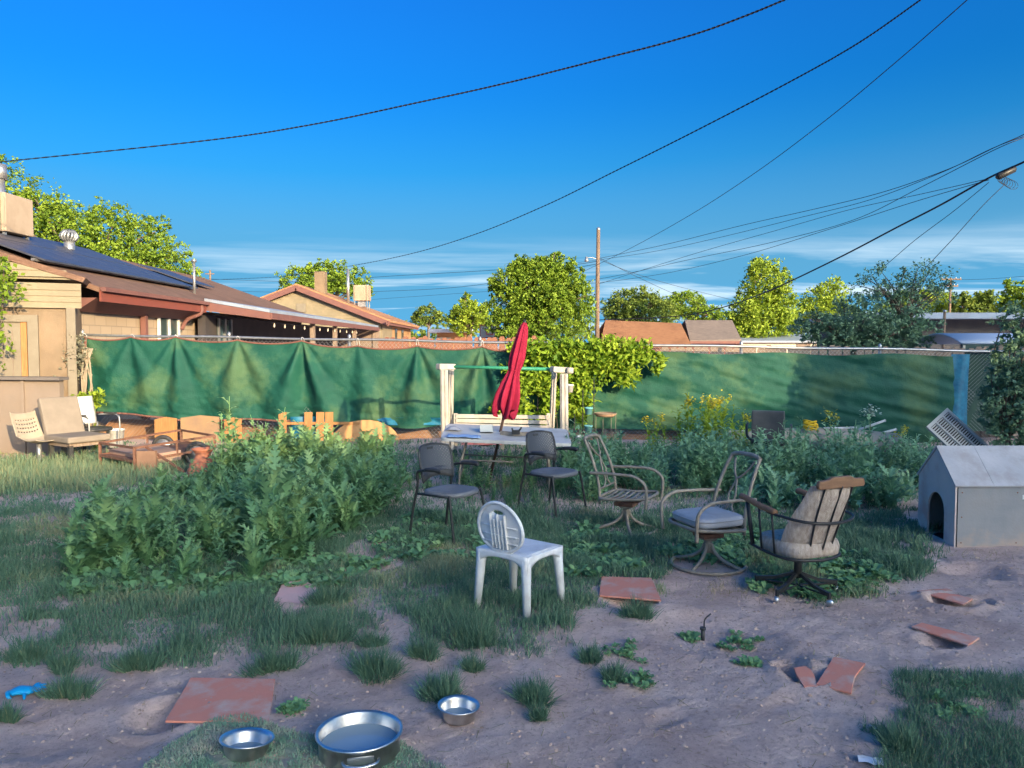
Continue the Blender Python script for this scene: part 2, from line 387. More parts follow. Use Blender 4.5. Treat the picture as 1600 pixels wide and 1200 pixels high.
# ------------------------------------------------------------------ buildings
def brickmat(key, c1, c2, mort, rotz=0, w=.42, h=.2):
    m = bpy.data.materials.new(key); m.use_nodes = True; n = m.node_tree.nodes; l = m.node_tree.links; b = n['Principled BSDF']; b.inputs['Roughness'].default_value = .9
    t = n.new('ShaderNodeTexCoord'); q = n.new('ShaderNodeSeparateXYZ'); l.new(t.outputs['Object'], q.inputs[0])
    c = n.new('ShaderNodeCombineXYZ'); l.new(q.outputs['Y' if rotz else 'X'], c.inputs[0]); l.new(q.outputs['Z'], c.inputs[1])
    k = n.new('ShaderNodeTexBrick'); k.inputs['Scale'].default_value = 1; k.inputs['Brick Width'].default_value = w; k.inputs['Row Height'].default_value = h; k.inputs['Mortar Size'].default_value = .012
    k.inputs['Color1'].default_value = (*c1, 1); k.inputs['Color2'].default_value = (*c2, 1); k.inputs['Mortar'].default_value = (*mort, 1)
    l.new(c.outputs[0], k.inputs[0]); l.new(k.outputs[0], b.inputs['Base Color'])
    bn = n.new('ShaderNodeBump'); bn.inputs['Strength'].default_value = .5; bn.inputs['Distance'].default_value = .01; bn.invert = True; l.new(k.outputs[1], bn.inputs['Height']); l.new(bn.outputs[0], b.inputs['Normal'])
    return m
M_brick = brickmat('tan_block', (.42, .33, .24), (.37, .29, .21), (.30, .24, .18), 1)
def roofmat(key, c1, c2): return mat(key, c1, c2, 3.5, .95, .5, 26, stretch=(1, 3, 3), dirt=tuple(x*.6 for x in c1), dscale=.7, damt=.5)
M_roofb = roofmat('brown_shingle', (.15, .088, .065), (.225, .13, .09))
M_roofo = roofmat('orange_shingle', (.36, .18, .09), (.46, .24, .13))
M_roofr = roofmat('rust_shingle', (.26, .12, .06), (.34, .17, .085))
M_roofg = roofmat('taupe_shingle', (.18, .145, .125), (.25, .20, .17))
M_cream = mat('cream_siding', (.25, .21, .14), (.215, .178, .12), 3, .7, .06, 30, dirt=(.42, .33, .22), dscale=1.6, damt=.4)
M_stucco = mat('tan_stucco', (.22, .165, .115), (.185, .135, .09), 2.2, .9, .25, 60, dirt=(.30, .21, .14), dscale=1.3, damt=.55)
M_panelw = mat('taupe_panel', (.25, .20, .165), (.22, .175, .14), 1.6, .85, .1, 30, dirt=(.27, .20, .15), dscale=1.2, damt=.5)
M_trim = mat('beige_trim', (.23, .20, .155), (.20, .17, .13), 6, .8, .1, 40)
M_fascia = mat('red_fascia', (.22, .06, .042), (.19, .058, .045), 3, .7, .1, 30)
M_maroon = mat('maroon_trim', (.20, .09, .075), (.16, .075, .07), 3, .75)
M_solar = mat('solar_glass', (.045, .05, .07), (.06, .065, .09), 2, .42, spec=.35)
M_alu = mat('aluminium', (.55, .55, .55), (.45, .45, .45), 10, .35, metal=.8)
M_cooler = mat('cooler_paint', (.42, .33, .25), (.36, .28, .21), 3, .7, .05, 30, dirt=(.28, .2, .14), damt=.4)
M_bluer = mat('pale_blue_metal', (.30, .36, .44), (.24, .30, .40), 2, .45, dirt=(.3, .26, .24), damt=.4)
M_offw = mat('off_white_wall', (.62, .55, .45), (.56, .50, .42), 2, .85)
M_orangew = mat('orange_brick_wall', (.44, .25, .12), (.38, .21, .10), 4, .9, .2, 30)
M_darkwall = mat('dark_grey_wall', (.13, .115, .11), (.17, .15, .14), 2, .9)

# unseen blocks added far behind the viewer to cast the yard's evening shade
def behind(name, label, u0, u1, v, H, dep=10):
    c, s_ = math.cos(R(SUN_AZ-110)), math.sin(R(SUN_AZ-110)); dv = (math.sin(az), math.cos(az))
    p = (math.sin(az-math.pi/2+math.pi)*-u0, 0)
    uh = (-math.cos(az), math.sin(az))
    o = thing(name, label, 'building', (uh[0]*u0+dv[0]*v, uh[1]*u0+dv[1]*v, 0), math.atan2(uh[1], uh[0])); W_ = u1-u0
    MB().box((W_/2, -dep/2, H/2-.2), (W_, dep, H-.4)).build('wall', M_stucco, o)
    MB().box((W_/2, -dep/2, H-.2), (W_+.02, dep+.3, .4)).build('parapet', M_trim, o)
    for i in range(int(W_/3.2)):
        for j in range(int(H/3.2)): w_ = MB().box((1.6+i*3.2, .0, 1.7+j*3.1), (1.4, .12, 1.5)).build('window', M_glass, o); MB().box((1.6+i*3.2, .04, .9+j*3.1), (1.6, .2, .08)).build('sill', M_trim, w_)
    return o
TE = math.tan(R(SUN_EL))
behind('long_shade_block', 'long unseen tan block added far behind the viewer to shade the yard', -26, 12.72, -11.7+60, 60*TE)
behind('tall_shade_block', 'taller unseen tan block added far behind the viewer to shade the right end of the fence', 12.74, 34, -11.7+60.2, 60*TE+4.6)

# tan shed at the left edge
sh = thing('garden_shed', 'tan stained shed with cream lap siding and panelled door at the left edge', 'shed', (-9.653, 12.966, 0), R(24))
MB().box((0.1, 1.0, 1.27), (3.9, 2.0, 2.54)).build('wall', M_stucco, sh)
gd = MB().prism([(-2.2, -.03, 2.96), (2.14, -.03, 2.96), (.35, -.03, 3.5), (-2.2, -.03, 3.9)], (0, 2.1, 0)).build('gable', M_cream, sh)
for i in range(5):
    z0 = 2.46 + i*.105
    if i < 4: MB().prism([(-2.3, -.035-.03, z0), (-2.3, -.035, z0), (-2.3, -.035, z0+.12), (-2.3, -.045, z0+.12)], (4.47, 0, 0)).build('siding_board', M_cream, sh)
for i in range(4):
    z0 = 3.0+i*.11; xr = 1.95 - max(0, i)*.42
    MB().prism([(-2.3, -.075, z0), (-2.3, -.04, z0), (-2.3, -.04, z0+.12), (-2.3, -.05, z0+.12)], (2.3+xr, 0, 0)).build('siding_board', M_cream, sh)
MB().prism([(2.2, -.08, 2.92), (.3, -.08, 3.5), (-2.2, -.08, 4.3), (-2.2, -.08, 4.42), (.3, -.08, 3.62), (2.25, -.08, 3.0)], (0, 2.3, 0)).build('roof', M_roofb, sh)
MB().box((2.0, -.03, 1.25), (.14, .1, 2.42)).build('corner_board', M_trim, sh)
dr = MB().box((.92, -.03, 1.3), (.62, .05, 1.86)).build('door', M_trim, sh)
for xx in (.70, .83, .97, 1.11): MB().box((xx, -.063, 1.3), (.012, .02, 1.5)).build('groove', M_panelw, dr)
MB().box((1.28, -.04, 1.3), (.09, .06, 1.9)).build('door_jamb', M_wood, dr)
MB().box((1.42, -.06, 1.28), (.16, .08, 2.0)).build('door_frame', M_trim, sh); MB().box((1.0, -.065, 2.27), (1.0, .08, .12)).build('door_frame', M_trim, sh); MB().box((.5, -.06, 1.28), (.14, .08, 2.0)).build('door_frame', M_trim, sh)
lw = thing('low_wall', 'low taupe panel wall with grey cap in front of the shed', 'wall', (-8.97, 12.9, 0))
MB().box((.2, 0, .62), (2.5, .12, 1.24)).build('panel', M_panelw, lw); MB().box((.2, -.02, 1.265), (2.62, .28, .05), (0, R(.6), 0)).build('cap', M_darkwall, lw); MB().box((.85, -.08, .62), (.05, .04, 1.24)).build('batten', M_panelw, lw)

# neighbour's long brown-roofed house, running away from the viewer
XE, ZE, XRr, ZR, Y0, Y1 = -7.75, 2.80, -12.3, 4.40, 14.6, 31.0
nh = thing('ranch_house', 'long tan brick house with brown shingle roof, solar panels and red fascia', 'house', (-8.3, 14.6, 0))
ox, oy = -8.3, 14.6
def L(x, y, z): return (x-ox, y-oy, z)
MB().prism([L(-8.3, 14.8, 0), L(-8.3, 30.6, 0), L(-8.3, 30.6, 2.72), L(-8.3, 14.8, 2.72)], (-8, 0, 0)).build('wall', M_brick, nh)
rf = MB()
def rp(y, t, dz=0): return Vector(L(XE + (XRr-XE)*t, y, ZE + (ZR-ZE)*t + dz))
rf.prism([rp(Y0, 0), rp(Y0, 1), rp(Y0, 1, .1), rp(Y0, 0, .1)], (0, Y1-Y0, 0))
rf.prism([rp(Y0, 1), L(-16.9, Y0, ZE), L(-16.9, Y0, ZE+.1), rp(Y0, 1, .1)], (0, Y1-Y0, 0))
roof = rf.build('roof', M_roofb, nh)
MB().box(L(XE+.015, (Y0+19.6)/2, ZE-.06), (.04, 19.6-Y0, .22)).build('fascia', M_fascia, nh)
MB().box(L(XE+.07, (Y0+19.6)/2, ZE+.06), (.1, 19.6-Y0, .08)).build('gutter', M_maroon, nh)
MB().prism([L(-8.28, Y0, 2.45), L(-8.2, Y0, 2.45), L(-7.8, Y0, 2.7), L(-8.28, Y0, 2.7)], (0, 5, 0)).build('soffit', M_maroon, nh)
MB().bar(L(-8.2, 17.3, 0), L(-8.2, 17.3, 2.6), .12).build('post', M_maroon, nh)
MB().tube(curve([L(-7.72, 19.3, 2.8), L(-7.74, 19.3, 2.6), L(-8.05, 19.25, 2.45), L(-8.2, 19.25, 2.2)], 4), .05, 8).build('downspout', M_maroon, nh)
w_ = MB().box(L(-8.28, 18.65, 1.95), (.05, 1.0, 1.1)).build('window', M_glass, nh)
for yy in (18.12, 18.65, 19.18): MB().box(L(-8.245, yy, 1.95), (.05, .08, 1.1)).build('frame', M_white, w_)
MB().box(L(-8.24, 18.65, 2.52), (.06, 1.14, .08)).build('frame', M_white, w_)
# solar panels
for r_ in range(2):
    for c_ in range(7):
        y0 = 14.9 + c_*1.04; t0 = .26 + r_*.35
        a, b, c, d = rp(y0, t0, .2), rp(y0+1.0, t0, .2), rp(y0+1.0, t0+.335, .2), rp(y0, t0+.335, .2)
        sp_ = MB().prism([a, b, c, d], (0, 0, .035)).build('solar_panel', M_solar, roof)
for c_ in range(2):
    y0 = 23.2 + c_*1.04; a, b, c, d = rp(y0, .42, .2), rp(y0+1, .42, .2), rp(y0+1, .75, .2), rp(y0, .75, .2)
    MB().prism([a, b, c, d], (0, 0, .035)).build('solar_panel', M_solar, roof)
for t0 in (.3, .55, .68, .9): MB().bar(rp(14.8, t0, .16), rp(22.2, t0, .16), .05, .05).build('rail', M_alu, roof)
# turbine vent, vent pipe, flue
p = rp(19.9, .78); tv = MB().tube([p, p+Vector((0, 0, .42))], .13, 12)
tv.build('vent_neck', M_galv, roof)
tb = MB()
for k in range(14):
    a = k*2*math.pi/14; tb.tube(curve([p+Vector((math.cos(a)*.12, math.sin(a)*.12, .42)), p+Vector((math.cos(a+.2)*.20, math.sin(a+.2)*.20, .54)), p+Vector((math.cos(a+.4)*.1, math.sin(a+.4)*.1, .68))], 3), .035, 5)
tb.lathe([(0, .71), (.11, .69), (.12, .66)], 12, p); tb.build('turbine_vent', M_galv, roof)
p = rp(21.2, .20); MB().tube([p, p+Vector((0, 0, .95))], .04, 8).tube([p+Vector((0, 0, .95)), p+Vector((0, 0, 1.02))], .075, 8).build('vent_pipe', M_galv, roof)
p = rp(18.2, 1.12); p.x = L(-11.9, 0, 0)[0]; p.z = 4.05; MB().tube([p+Vector((0, 0, -.4)), p+Vector((0, 0, 1.75))], .1, 10).tube([p+Vector((0, 0, 1.62)), p+Vector((0, 0, 1.95))], .15, 10).build('flue', M_alu, roof)
# patio cover
pt = thing('patio_cover', 'open patio cover with pale blue metal roof on the brown-roofed house', 'patio cover', (-8.2, 20, 0))
def L2(x, y, z): return (x+8.2, y-20, z)
MB().prism([L2(-7.8, 19.7, 2.92), L2(-6.15, 19.7, 2.64), L2(-6.15, 19.7, 2.72), L2(-7.8, 19.7, 3.0)], (0, 16, 0)).build('roof', M_bluer, pt)
MB().prism([L2(-7.75, 19.66, 2.68), L2(-6.12, 19.66, 2.46), L2(-6.12, 19.66, 2.63), L2(-7.75, 19.66, 2.9)], (0, .05, 0)).build('fascia', M_maroon, pt)
MB().box(L2(-6.11, 27.7, 2.55), (.05, 16, .16)).build('beam', M_maroon, pt)
for yy in (24.5, 27.6, 31, 35.5): MB().box(L2(-6.3, yy, 1.25), (.14, .14, 2.5)).build('post', M_greywood, pt)
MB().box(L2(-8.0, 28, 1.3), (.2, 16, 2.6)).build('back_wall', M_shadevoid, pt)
w_ = MB().box(L2(-7.88, 21.2, 1.9), (.05, .9, 1.2)).build('window', M_glass, pt)
for yy in (20.75, 21.2, 21.65): MB().box(L2(-7.84, yy, 1.9), (.05, .07, 1.25)).build('frame', M_galv, w_)
MB().box(L2(-7.05, 35.6, 1.3), (1.9, .15, 2.6)).build('end_wall', M_greywood, pt)
sl_ = thing('string_lights', 'string of small globe lights under the patio cover edge', 'string lights', (-6.3, 20, 2.4))
MB().tube([(-1.3+.0, -.2, .2)] + [(.02*math.sin(i), i*.5, .02-.05*abs(math.sin(i*1.57))) for i in range(0, 26)], .008, 4).build('cord', M_wire, sl_)
bm_ = MB().lathe([(0, -.11), (.02, -.09), (.028, -.06), (.02, -.02), (.015, .01)], 8).mesh('bulb')
for i in range(1, 24, 2): link('bulb', bm_, M_offw, sl_, (.02*math.sin(i), i*.5, -.02))
ac = thing('evaporative_cooler', 'boxy tan evaporative cooler on the roof at the left edge', 'cooler', (-11.75, 17.7, 4.2))
MB().box((.1, 0, .55), (1.0, 1.0, .85)).build('cabinet', M_cooler, ac, bevel=.02)
for k in range(10): MB().box((-.32+k*.1, -.51, .55), (.02, .03, .66)).build('louver', M_cooler, ac)
for sx in (-.4, .5):
    MB().box((sx-.03, -.515, .55), (.06, .05, .85)).build('corner_post', M_trim, ac)
    for sy in (-.4, .4): MB().box((sx, sy, -.1), (.06, .06, .5)).build('leg', M_galv, ac)
MB().box((.05, 0, 0), (.5, .5, .4)).build('duct', M_alu, ac)

# gabled house with cream siding
gx0, gx1, gy0, gy1, gze, gzr = -18.0, -7.1, 45.0, 59.5, 3.15, 5.25
gh_ = thing('gabled_house', 'cream-sided gabled house with orange-brown roof behind the patio', 'house', (-12.5, 45, 0))
def L3(x, y, z): return (x+12.5, y-45, z)
MB().prism([L3(-17.4, 45.4, 0), L3(-7.7, 45.4, 0), L3(-7.7, 45.4, 3.1), L3(-12.5, 45.4, 5.05), L3(-17.4, 45.4, 3.1)], (0, 13.6, 0)).build('wall', M_cream, gh_)
sd = MB()
for i in range(11):
    z0 = 3.0 + i*.185; hw = max(.15, (5.02 - z0-.12)/(1.95)*4.85)
    sd.prism([L3(-12.5-hw, 45.39, z0), L3(-12.5-hw, 45.36, z0), L3(-12.5-hw, 45.385, z0+.185)], (2*hw, 0, 0))
sd.build('siding', M_cream, gh_)
MB().prism([L3(-12.5, 45, gzr), L3(gx1, 45, gze), L3(gx1, gy1, gze), L3(-12.5, 52.5, gzr)], (0, 0, .14)).build('roof', M_roofo, gh_)
MB().prism([L3(-12.5, 45, gzr), L3(-12.5, 52.5, gzr), L3(gx0, gy1, gze), L3(gx0, 45, gze)], (0, 0, .14)).build('roof', M_roofo, gh_)
MB().prism([L3(-12.5, 52.5, gzr), L3(gx1, gy1, gze), L3(gx0, gy1, gze)], (0, 0, .14)).build('roof', M_roofo, gh_)
for s_ in (-1, 1): MB().bar(L3(-12.5, 44.97, gzr-.1), L3(-12.5+s_*5.4, 44.97, gze-.1), .06, .3).build('rake_board', M_maroon, gh_)
MB().box(L3(gx1-.1, 52, gze-.05), (.06, 15, .2)).build('fascia', M_maroon, gh_)
MB().box(L3(-12.3, 45.33, 4.0), (.55, .06, .5)).build('gable_vent', M_trim, gh_)
MB().box(L3(-7.68, 54, 1.5), (.06, 9, 3)).build('side_cladding', M_orangew, gh_)
MB().box(L3(-7.66, 47.5, 1.5), (.06, 3.8, 3)).build('side_cladding', M_cream, gh_)
for yy in (51, 54): MB().box(L3(-7.63, yy, 2.3), (.05, .8, 1.2)).build('window', M_glass, gh_)
MB().box(L3(-11.55, 47, 5.5), (.62, .6, 1.5)).build('chimney', M_stucco, gh_)
MB().tube([L3(-9.8, 46.5, 4.2), L3(-9.8, 46.5, 6.35)], .09, 8).build('vent_pipe', M_alu, gh_)
ac2 = copy_tree(ac); ac2.location = (-9.6, 49.5, 4.5); ac2.scale = (.9, .9, 1.15); tag(ac2, 'boxy tan cooler on the gabled house roof right of its vent pipe', 'cooler')
tag(ac, group='roof coolers'); tag(ac2, group='roof coolers')
# small far houses
hs3 = thing('white_bungalow', 'small far white bungalow with flat pale roof left of the basketball backboard', 'house', (-5.0, 66, 0))
MB().box((0, 2, 1.45), (2.8, 4, 2.9)).build('wall', M_orangew, hs3); MB().box((-.2, 1.4, 3.05), (3.6, 5, .3)).build('roof', M_white, hs3); MB().box((-.8, -.03, 1.7), (1.2, .05, 1.6)).build('window', M_offw, hs3)
bb = thing('basketball_hoop', 'red-framed basketball backboard above the wooden fence', 'basketball hoop', (-.95, 33, 0))
MB().box((0, 0, 2.4), (.80, .04, .50)).build('backboard', mat('smoked_board', (.30, .28, .26), rough=.4), bb)
for a, b in (((-.42, 2.13), (.42, 2.13)), ((-.42, 2.67), (.42, 2.67)), ((-.41, 2.13), (-.41, 2.67)), ((.41, 2.13), (.41, 2.67)), ((-.14, 2.28), (.14, 2.28)), ((-.14, 2.48), (.14, 2.48)), ((-.14, 2.28), (-.14, 2.48)), ((.14, 2.28), (.14, 2.48))):
    MB().bar((a[0], -.03, a[1]), (b[0], -.03, b[1]), .03, .035).build('frame', M_red2, bb)
MB().bar((0, .3, 0), (0, .05, 2.4), .1).build('pole', M_blk, bb)
MB().tube([(.22*math.cos(i*.4), -.3+.22*math.sin(i*.4), 2.14) for i in range(16)], .012, 5, True).build('rim', M_red2, bb)
def shed_roof_house(name, label, pts, Y, dep, m, wallm, wallh):
    """house seen eave-on: pts = roof corners in the photo, top-left, top-right, bottom-right, bottom-left"""
    tl, tr = at(*pts[0], Y+dep), at(*pts[1], Y+dep); br, bl_ = at(*pts[2], Y), at(*pts[3], Y)
    zt = tl.z; zb = bl_.z
    o = thing(name, label, 'house', (bl_.x, Y, 0)); O = Vector((bl_.x, Y, 0))
    MB().prism([bl_-O, br-O, tr-O, tl-O], (0, 0, .12)).build('roof', m, o)
    back = Vector((0, dep*2, 0))
    MB().prism([tl-O, tr-O, br-O+back, bl_-O+back], (0, 0, .12)).build('roof', m, o)
    MB().box(((br.x-bl_.x)/2, dep, zb/2-.03), (br.x-bl_.x-.5, dep*2-.4, zb-.06)).build('wall', wallm, o)
    MB().box(((br.x-bl_.x)/2, -.03, zb+.0), (br.x-bl_.x+.05, .05, .16)).build('fascia', M_maroon, o)
    return o
shed_roof_house('rust_roofed_house', 'far house with broad rust-brown shingle roof right of the utility pole', [(946, 503), (1064, 508), (1082, 546), (938, 541)], 46, 3.6, M_roofr, M_maroon, 2)
shed_roof_house('grey_roofed_house', 'far house with taupe shingle roof beside the rust-brown one', [(1070, 503), (1144, 503), (1158, 533), (1078, 535)], 49, 3.4, M_roofg, M_maroon, 2)
lb = thing('low_cream_building', 'long low cream building behind the fence beneath the tall poplar', 'building', at(1160, 545, 52)*1.0)
lb.location.z = 0
MB().box((3.6, 2, 1.0), (7.6, 4, 2.0)).build('wall', M_offw, lb); MB().prism([(-.3, -.4, 2.0), (7.7, -.4, 2.0), (7.7, 4.4, 2.5), (-.3, 4.4, 2.5)], (0, 0, .12)).build('roof', M_bluer, lb); MB().box((4.1, -.03, 1.0), (.9, .06, 1.9)).build('door', M_roofg, lb)
fb = thing('flat_roofed_building', 'dark flat-roofed building with pale eave in the shade at right', 'building', (13.0, 27, 0))
MB().box((2.9, 2.5, 1.35), (6.6, 5, 2.7)).build('wall', M_darkwall, fb); MB().box((2.9, 2.0, 2.80), (7.4, 6.2, .2)).build('roof', M_bluer, fb)
for xx in (1.0, 3.2, 5): MB().box((xx, -.03, 1.7), (1.1, .06, .9)).build('window', M_glass, fb)
cn = thing('carport_canopy', 'pale blue-white canopy roof just over the fence at right', 'canopy', (9.05, 15.6, -.05))
MB().grid(lambda u, v: (u*2.6, v*1.8, 1.72+.38*math.sin(math.pi*(.15+.7*v))), 2, 8).build('roof', mat('canopy_white', (.62, .66, .72), (.55, .60, .68), 2, .5), cn, solid=.03)
for xx in (.1, 2.5):
    for yy in (.1, 1.7): MB().bar((xx, yy, 0), (xx, yy, 1.86), .05).build('post', M_galv, cn)

# ------------------------------------------------------------------ fences
FY = 14.5
def railz(x): return 2.0 + (1.71-2.0)*(x+8.0)/16.2
fn = thing('chain_link_fence', 'long chain link fence with grey top rail behind the yard', 'fence', (0, FY, 0))
MB().tube([(x, 0, railz(x)+.008*math.sin(x*2)) for x in np.linspace(-8.05, 9.6, 60)], .024, 8).build('top_rail', M_galv, fn)
for x in (-8.05, -5.3, -3.05, -.6, 1.75, 4.3, 6.9, 9.3):
    o_ = MB().tube([(x, .03, -.1), (x, .03, railz(x)+.05)], .03, 8).build('post', M_galv, fn)
    MB().lathe([(.034, 0), (.034, .03), (.018, .06), (0, .07)], 8, (x, .03, railz(x)+.04)).build('cap', M_galv, o_)
wv, wf = [], []
wm_ = MB()
for d in (-1, 1):
    for x in np.arange(-9.6, 11.2, .075):
        xa, xb = x, x + d*1.75
        za, zb = .05, 1.8
        if max(xa, xb) > 9.6 or min(xa, xb) < -8.05: continue
        za, zb = .05, railz(x)-.02
        wm_.tube([(xa, .0, za), (xb, .0, zb)], .0022, 3, cap=False)
tag(wm_.build('wire_mesh', M_galv, fn), kind='stuff')
# wooden picket fence further back
def picket_fence(name, label, x0, x1, y, z, m, w=.14, gap=.012, broken=.06):
    o = thing(name, label, 'fence', (x0, y, 0)); n_ = int((x1-x0)/(w+gap))
    pm = MB().prism([(0, 0, 0), (w, 0, 0), (w, 0, z-.05), (w*.75, 0, z), (w*.25, 0, z), (0, 0, z-.05)], (0, .02, 0)).mesh('picket')
    for i in range(n_):
        c = link('picket', pm, m, o, (i*(w+gap), random.uniform(-.006, .006), random.uniform(-broken, .02))); c.rotation_euler.y = R(random.uniform(-.7, .7))
    for zz in (.4, z-.35): MB().box(((x1-x0)/2, .05, zz), (x1-x0, .05, .09)).build('rail', m, o)
    return o
M_pick = mat('red_stained_picket', (.22, .095, .06), (.30, .14, .09), 5, .9, .3, 30, stretch=(5, 5, .6))
picket_fence('picket_fence', 'red-brown wooden picket fence beyond the green tarp near the backboard', -3.2, .9, 18.5, 2.02, M_pick)
picket_fence('picket_fence', 'grey weathered picket fence just behind the fence at right of the vine', 2.9, 6.6, 14.95, 1.80, M_greywood, broken=.03)
picket_fence('picket_fence', 'old grey picket fence in the shade behind the dark leafy tree', 6.7, 10.2, 15.0, 1.77, M_greywood, broken=.03)

# ------------------------------------------------------------------ green tarps
M_tarp = mat('green_shade_cloth', (.004, .068, .050), (.011, .100, .068), 2.2, .72, .45, 45, dirt=(.085, .15, .065), dscale=1.1, damt=.7, trans=.12)  # lighter dirt patches, strengthened to put sunlit patches into the cloth colour
M_bind = mat('red_binding', (.22, .10, .08), (.17, .08, .065), 8, .85)
def interp(pts, x):
    return float(np.interp(x, [p[0] for p in pts], [p[1] for p in pts]))
HP = [137, 211, 279, 375, 475, 561, 653, 754, 812]
TOPY = [(137, 527), (211, 527), (279, 527), (375, 532), (475, 533), (561, 541), (653, 541), (754, 542), (812, 545)]
BOTY = [(137, 641), (211, 645), (279, 653), (330, 655), (375, 652), (450, 655), (475, 652), (545, 662), (600, 667), (653, 668), (700, 664), (754, 662), (812, 662)]
HX = [at(p, 600, FY).x for p in HP]
def fold(x, dz):
    d = 0
    for i, hx in enumerate(HX):
        dx = x-hx; ang = math.atan2(dx, dz+.06)
        am = (.055, .05, .075, .085, .13, .05, .11, .10, .06)[i]
        wgt = math.exp(-(dx/(.18+.50*dz))**2)
        d += am*wgt*math.sin(ang*(6.5+(i*37 % 5)*.8)+i*1.9)*min(1, dz*1.8+.05)
    return d
def left_tarp(u, v):
    px = 137 + (812-137)*u; x = at(px, 600, FY).x
    i = max(k for k in range(len(HP)) if HP[k] <= px+1e-6); i = min(i, len(HP)-2); q = (px-HP[i])/(HP[i+1]-HP[i])
    ty = interp(TOPY, px) + 5.5*(4*q*(1-q))**.8; by = interp(BOTY, px)
    z0, z1 = at(px, ty, FY).z, at(px, by, FY).z
    z = z0 + (z1-z0)*v; dz = z0 - z
    yy = -.10 - .06*math.sin(math.pi*v) + fold(x, dz) + .035*float(fbm(x*1.3, z*1.3, 3, 5)) + .035*float(fbm(x*4, z*4, 3, 8, .6))*(.4+v)
    crk = max(0, v-.72)/.28
    yy += crk*.05*float(fbm(x*3.0+z*4, z*9, 2, 15))
    return (x, yy, z)
lt = thing('green_tarp', 'sunlit green tarp with deep radiating folds and red binding on the fence at left', 'tarp', (0, FY, 0), group='green tarps on the fence')
MB().grid(left_tarp, 300, 60).build('cloth', M_tarp, lt)
bd = MB()
def strip(fn_, pts, wid):
    P = [Vector(fn_(*p)) for p in pts]
    for a, b in zip(P[:-1], P[1:]):
        a = a+Vector((0, -.008, -.004)); b = b+Vector((0, -.008, -.004)); w_ = Vector((0, 0, wid)) if abs((b-a).x) > abs((b-a).z) else Vector((wid, 0, 0))
        bd.add([a, b, b+w_, a+w_], [(0, 1, 2, 3)], True)
strip(left_tarp, [(i/300, 0) for i in range(301)], .028); strip(left_tarp, [(i/300, 1) for i in range(190)], -.03); strip(left_tarp, [(0.002, i/30) for i in range(31)], .05)
bd.build('edge_binding', M_bind, lt, solid=.004)
for hx, hp in zip(HX, HP):
    zt_ = at(hp, interp(TOPY, hp), FY).z
    MB().tube([(hx+.02*math.cos(a), -.03+.06*math.cos(a+1.2), (zt_+railz(hx))/2-.02+((railz(hx)-zt_)/2+.05)*math.sin(a)) for a in np.linspace(0, 6.28, 13)[:-1]], .005, 5, True).build('tie', M_white, lt)
def right_tarp(u, v):
    x = -.02 + 8.25*u; px = proj(x, FY, 1)[0]
    ty = interp([(790, 553), (1000, 552), (1080, 551), (1250, 553), (1490, 555)], px) + 2*math.sin(px*.035)
    by = interp([(790, 668), (950, 669), (1100, 673), (1300, 686), (1490, 694)], px)
    z0, z1 = at(px, ty, FY).z, at(px, by, FY).z; z = z0 + (z1-z0)*v
    t = x*.26 + z                                     # wrinkles run down to the right
    yy = -.07 - .05*math.sin(math.pi*v) + .011*math.sin(t*24+9*float(vnoise(x*.8, z*1.6, 4)))*(.2+.8*u) + .10*float(fbm(t*1.6, x*.35, 3, 31)) + .055*float(fbm(t*5, x*.9, 3, 33))
    yy += .07*max(0, v-.65)*math.sin(t*11+x*1.4) + .022*float(fbm(x*4, z*5, 3, 39, .6))
    return (x, yy, z)
rt = thing('green_tarp', 'wrinkled green tarp in the shade on the fence from the vine to the right end', 'tarp', (0, FY, 0), group='green tarps on the fence')
MB().grid(right_tarp, 260, 50).build('cloth', M_tarp, rt)
o_ = MB().grid(lambda u, v: (8.2+.34*u, -.05+.03*math.sin(u*6+v*3), 1.64-1.35*v), 6, 16).build('blue_tarp', M_bluet, None, loc=(0, FY, 0)); tag(o_, 'narrow strip of blue tarpaulin at the right end of the green tarp', 'tarp')
o_ = MB().grid(lambda u, v: (8.5+1.2*u, .04+.05*math.sin(u*9+v*5), 1.68-(1.5)*v), 12, 16).build('shade_cloth', mat('black_shade_cloth', (.02, .05, .045), (.03, .07, .05), 4, .8), None, loc=(0, FY, 0)); tag(o_, 'dark shade cloth hanging behind the blue strip by the corner bush', 'tarp')
# things seen beneath the hems of the tarps
bk = thing('dirt_bank', 'low bank of reddish earth along the foot of the fence', 'bank', (0, 15.1, 0))
def bank(u, v):
    x = -8 + 13.5*u
    return (x, -.35+1.6*v, -.03 + (.34+.10*float(vnoise(x*.8, 1, 2)))*math.sin(min(1, v*2.0)*math.pi/2)*(1 if v < .6 else 1-(v-.6)*1.8) + .05*float(fbm(x*2, v*5, 3, 6)))
MB().grid(bank, 120, 12).build('earth', mat('red_earth', (.36, .19, .10), (.46, .27, .16), 3, .95, .5, 20, dirt=(.25, .15, .10)), bk)
for i, (x, lab) in enumerate(((442, 'orange wooden picket leaning by the fence, leftmost of four'), (481, 'orange wooden picket right of the blue tarp, second of four'), (499, 'orange wooden picket by the fence, third of four'), (514, 'orange wooden picket by the fence, rightmost of four'))):
    p = at(x, 690, 14.25)
    o_ = MB().box((0, 0, .28), (.145, .022, .58)).build('picket', M_wood, None, bevel=.004, loc=(p.x, 14.25+.01*i, .0)); o_.rotation_euler = (R(-4), R((-1, .6, 1, -.5)[i]), 0); tag(o_, lab, 'picket', 'loose orange pickets')
o_ = MB().box((0, 0, 0), (1.5, .03, .05)).build('batten', M_wood, None, loc=(at(490, 0, 14.3).x, 14.31, .36)); tag(o_, 'thin wooden rail behind the orange pickets', 'rail')
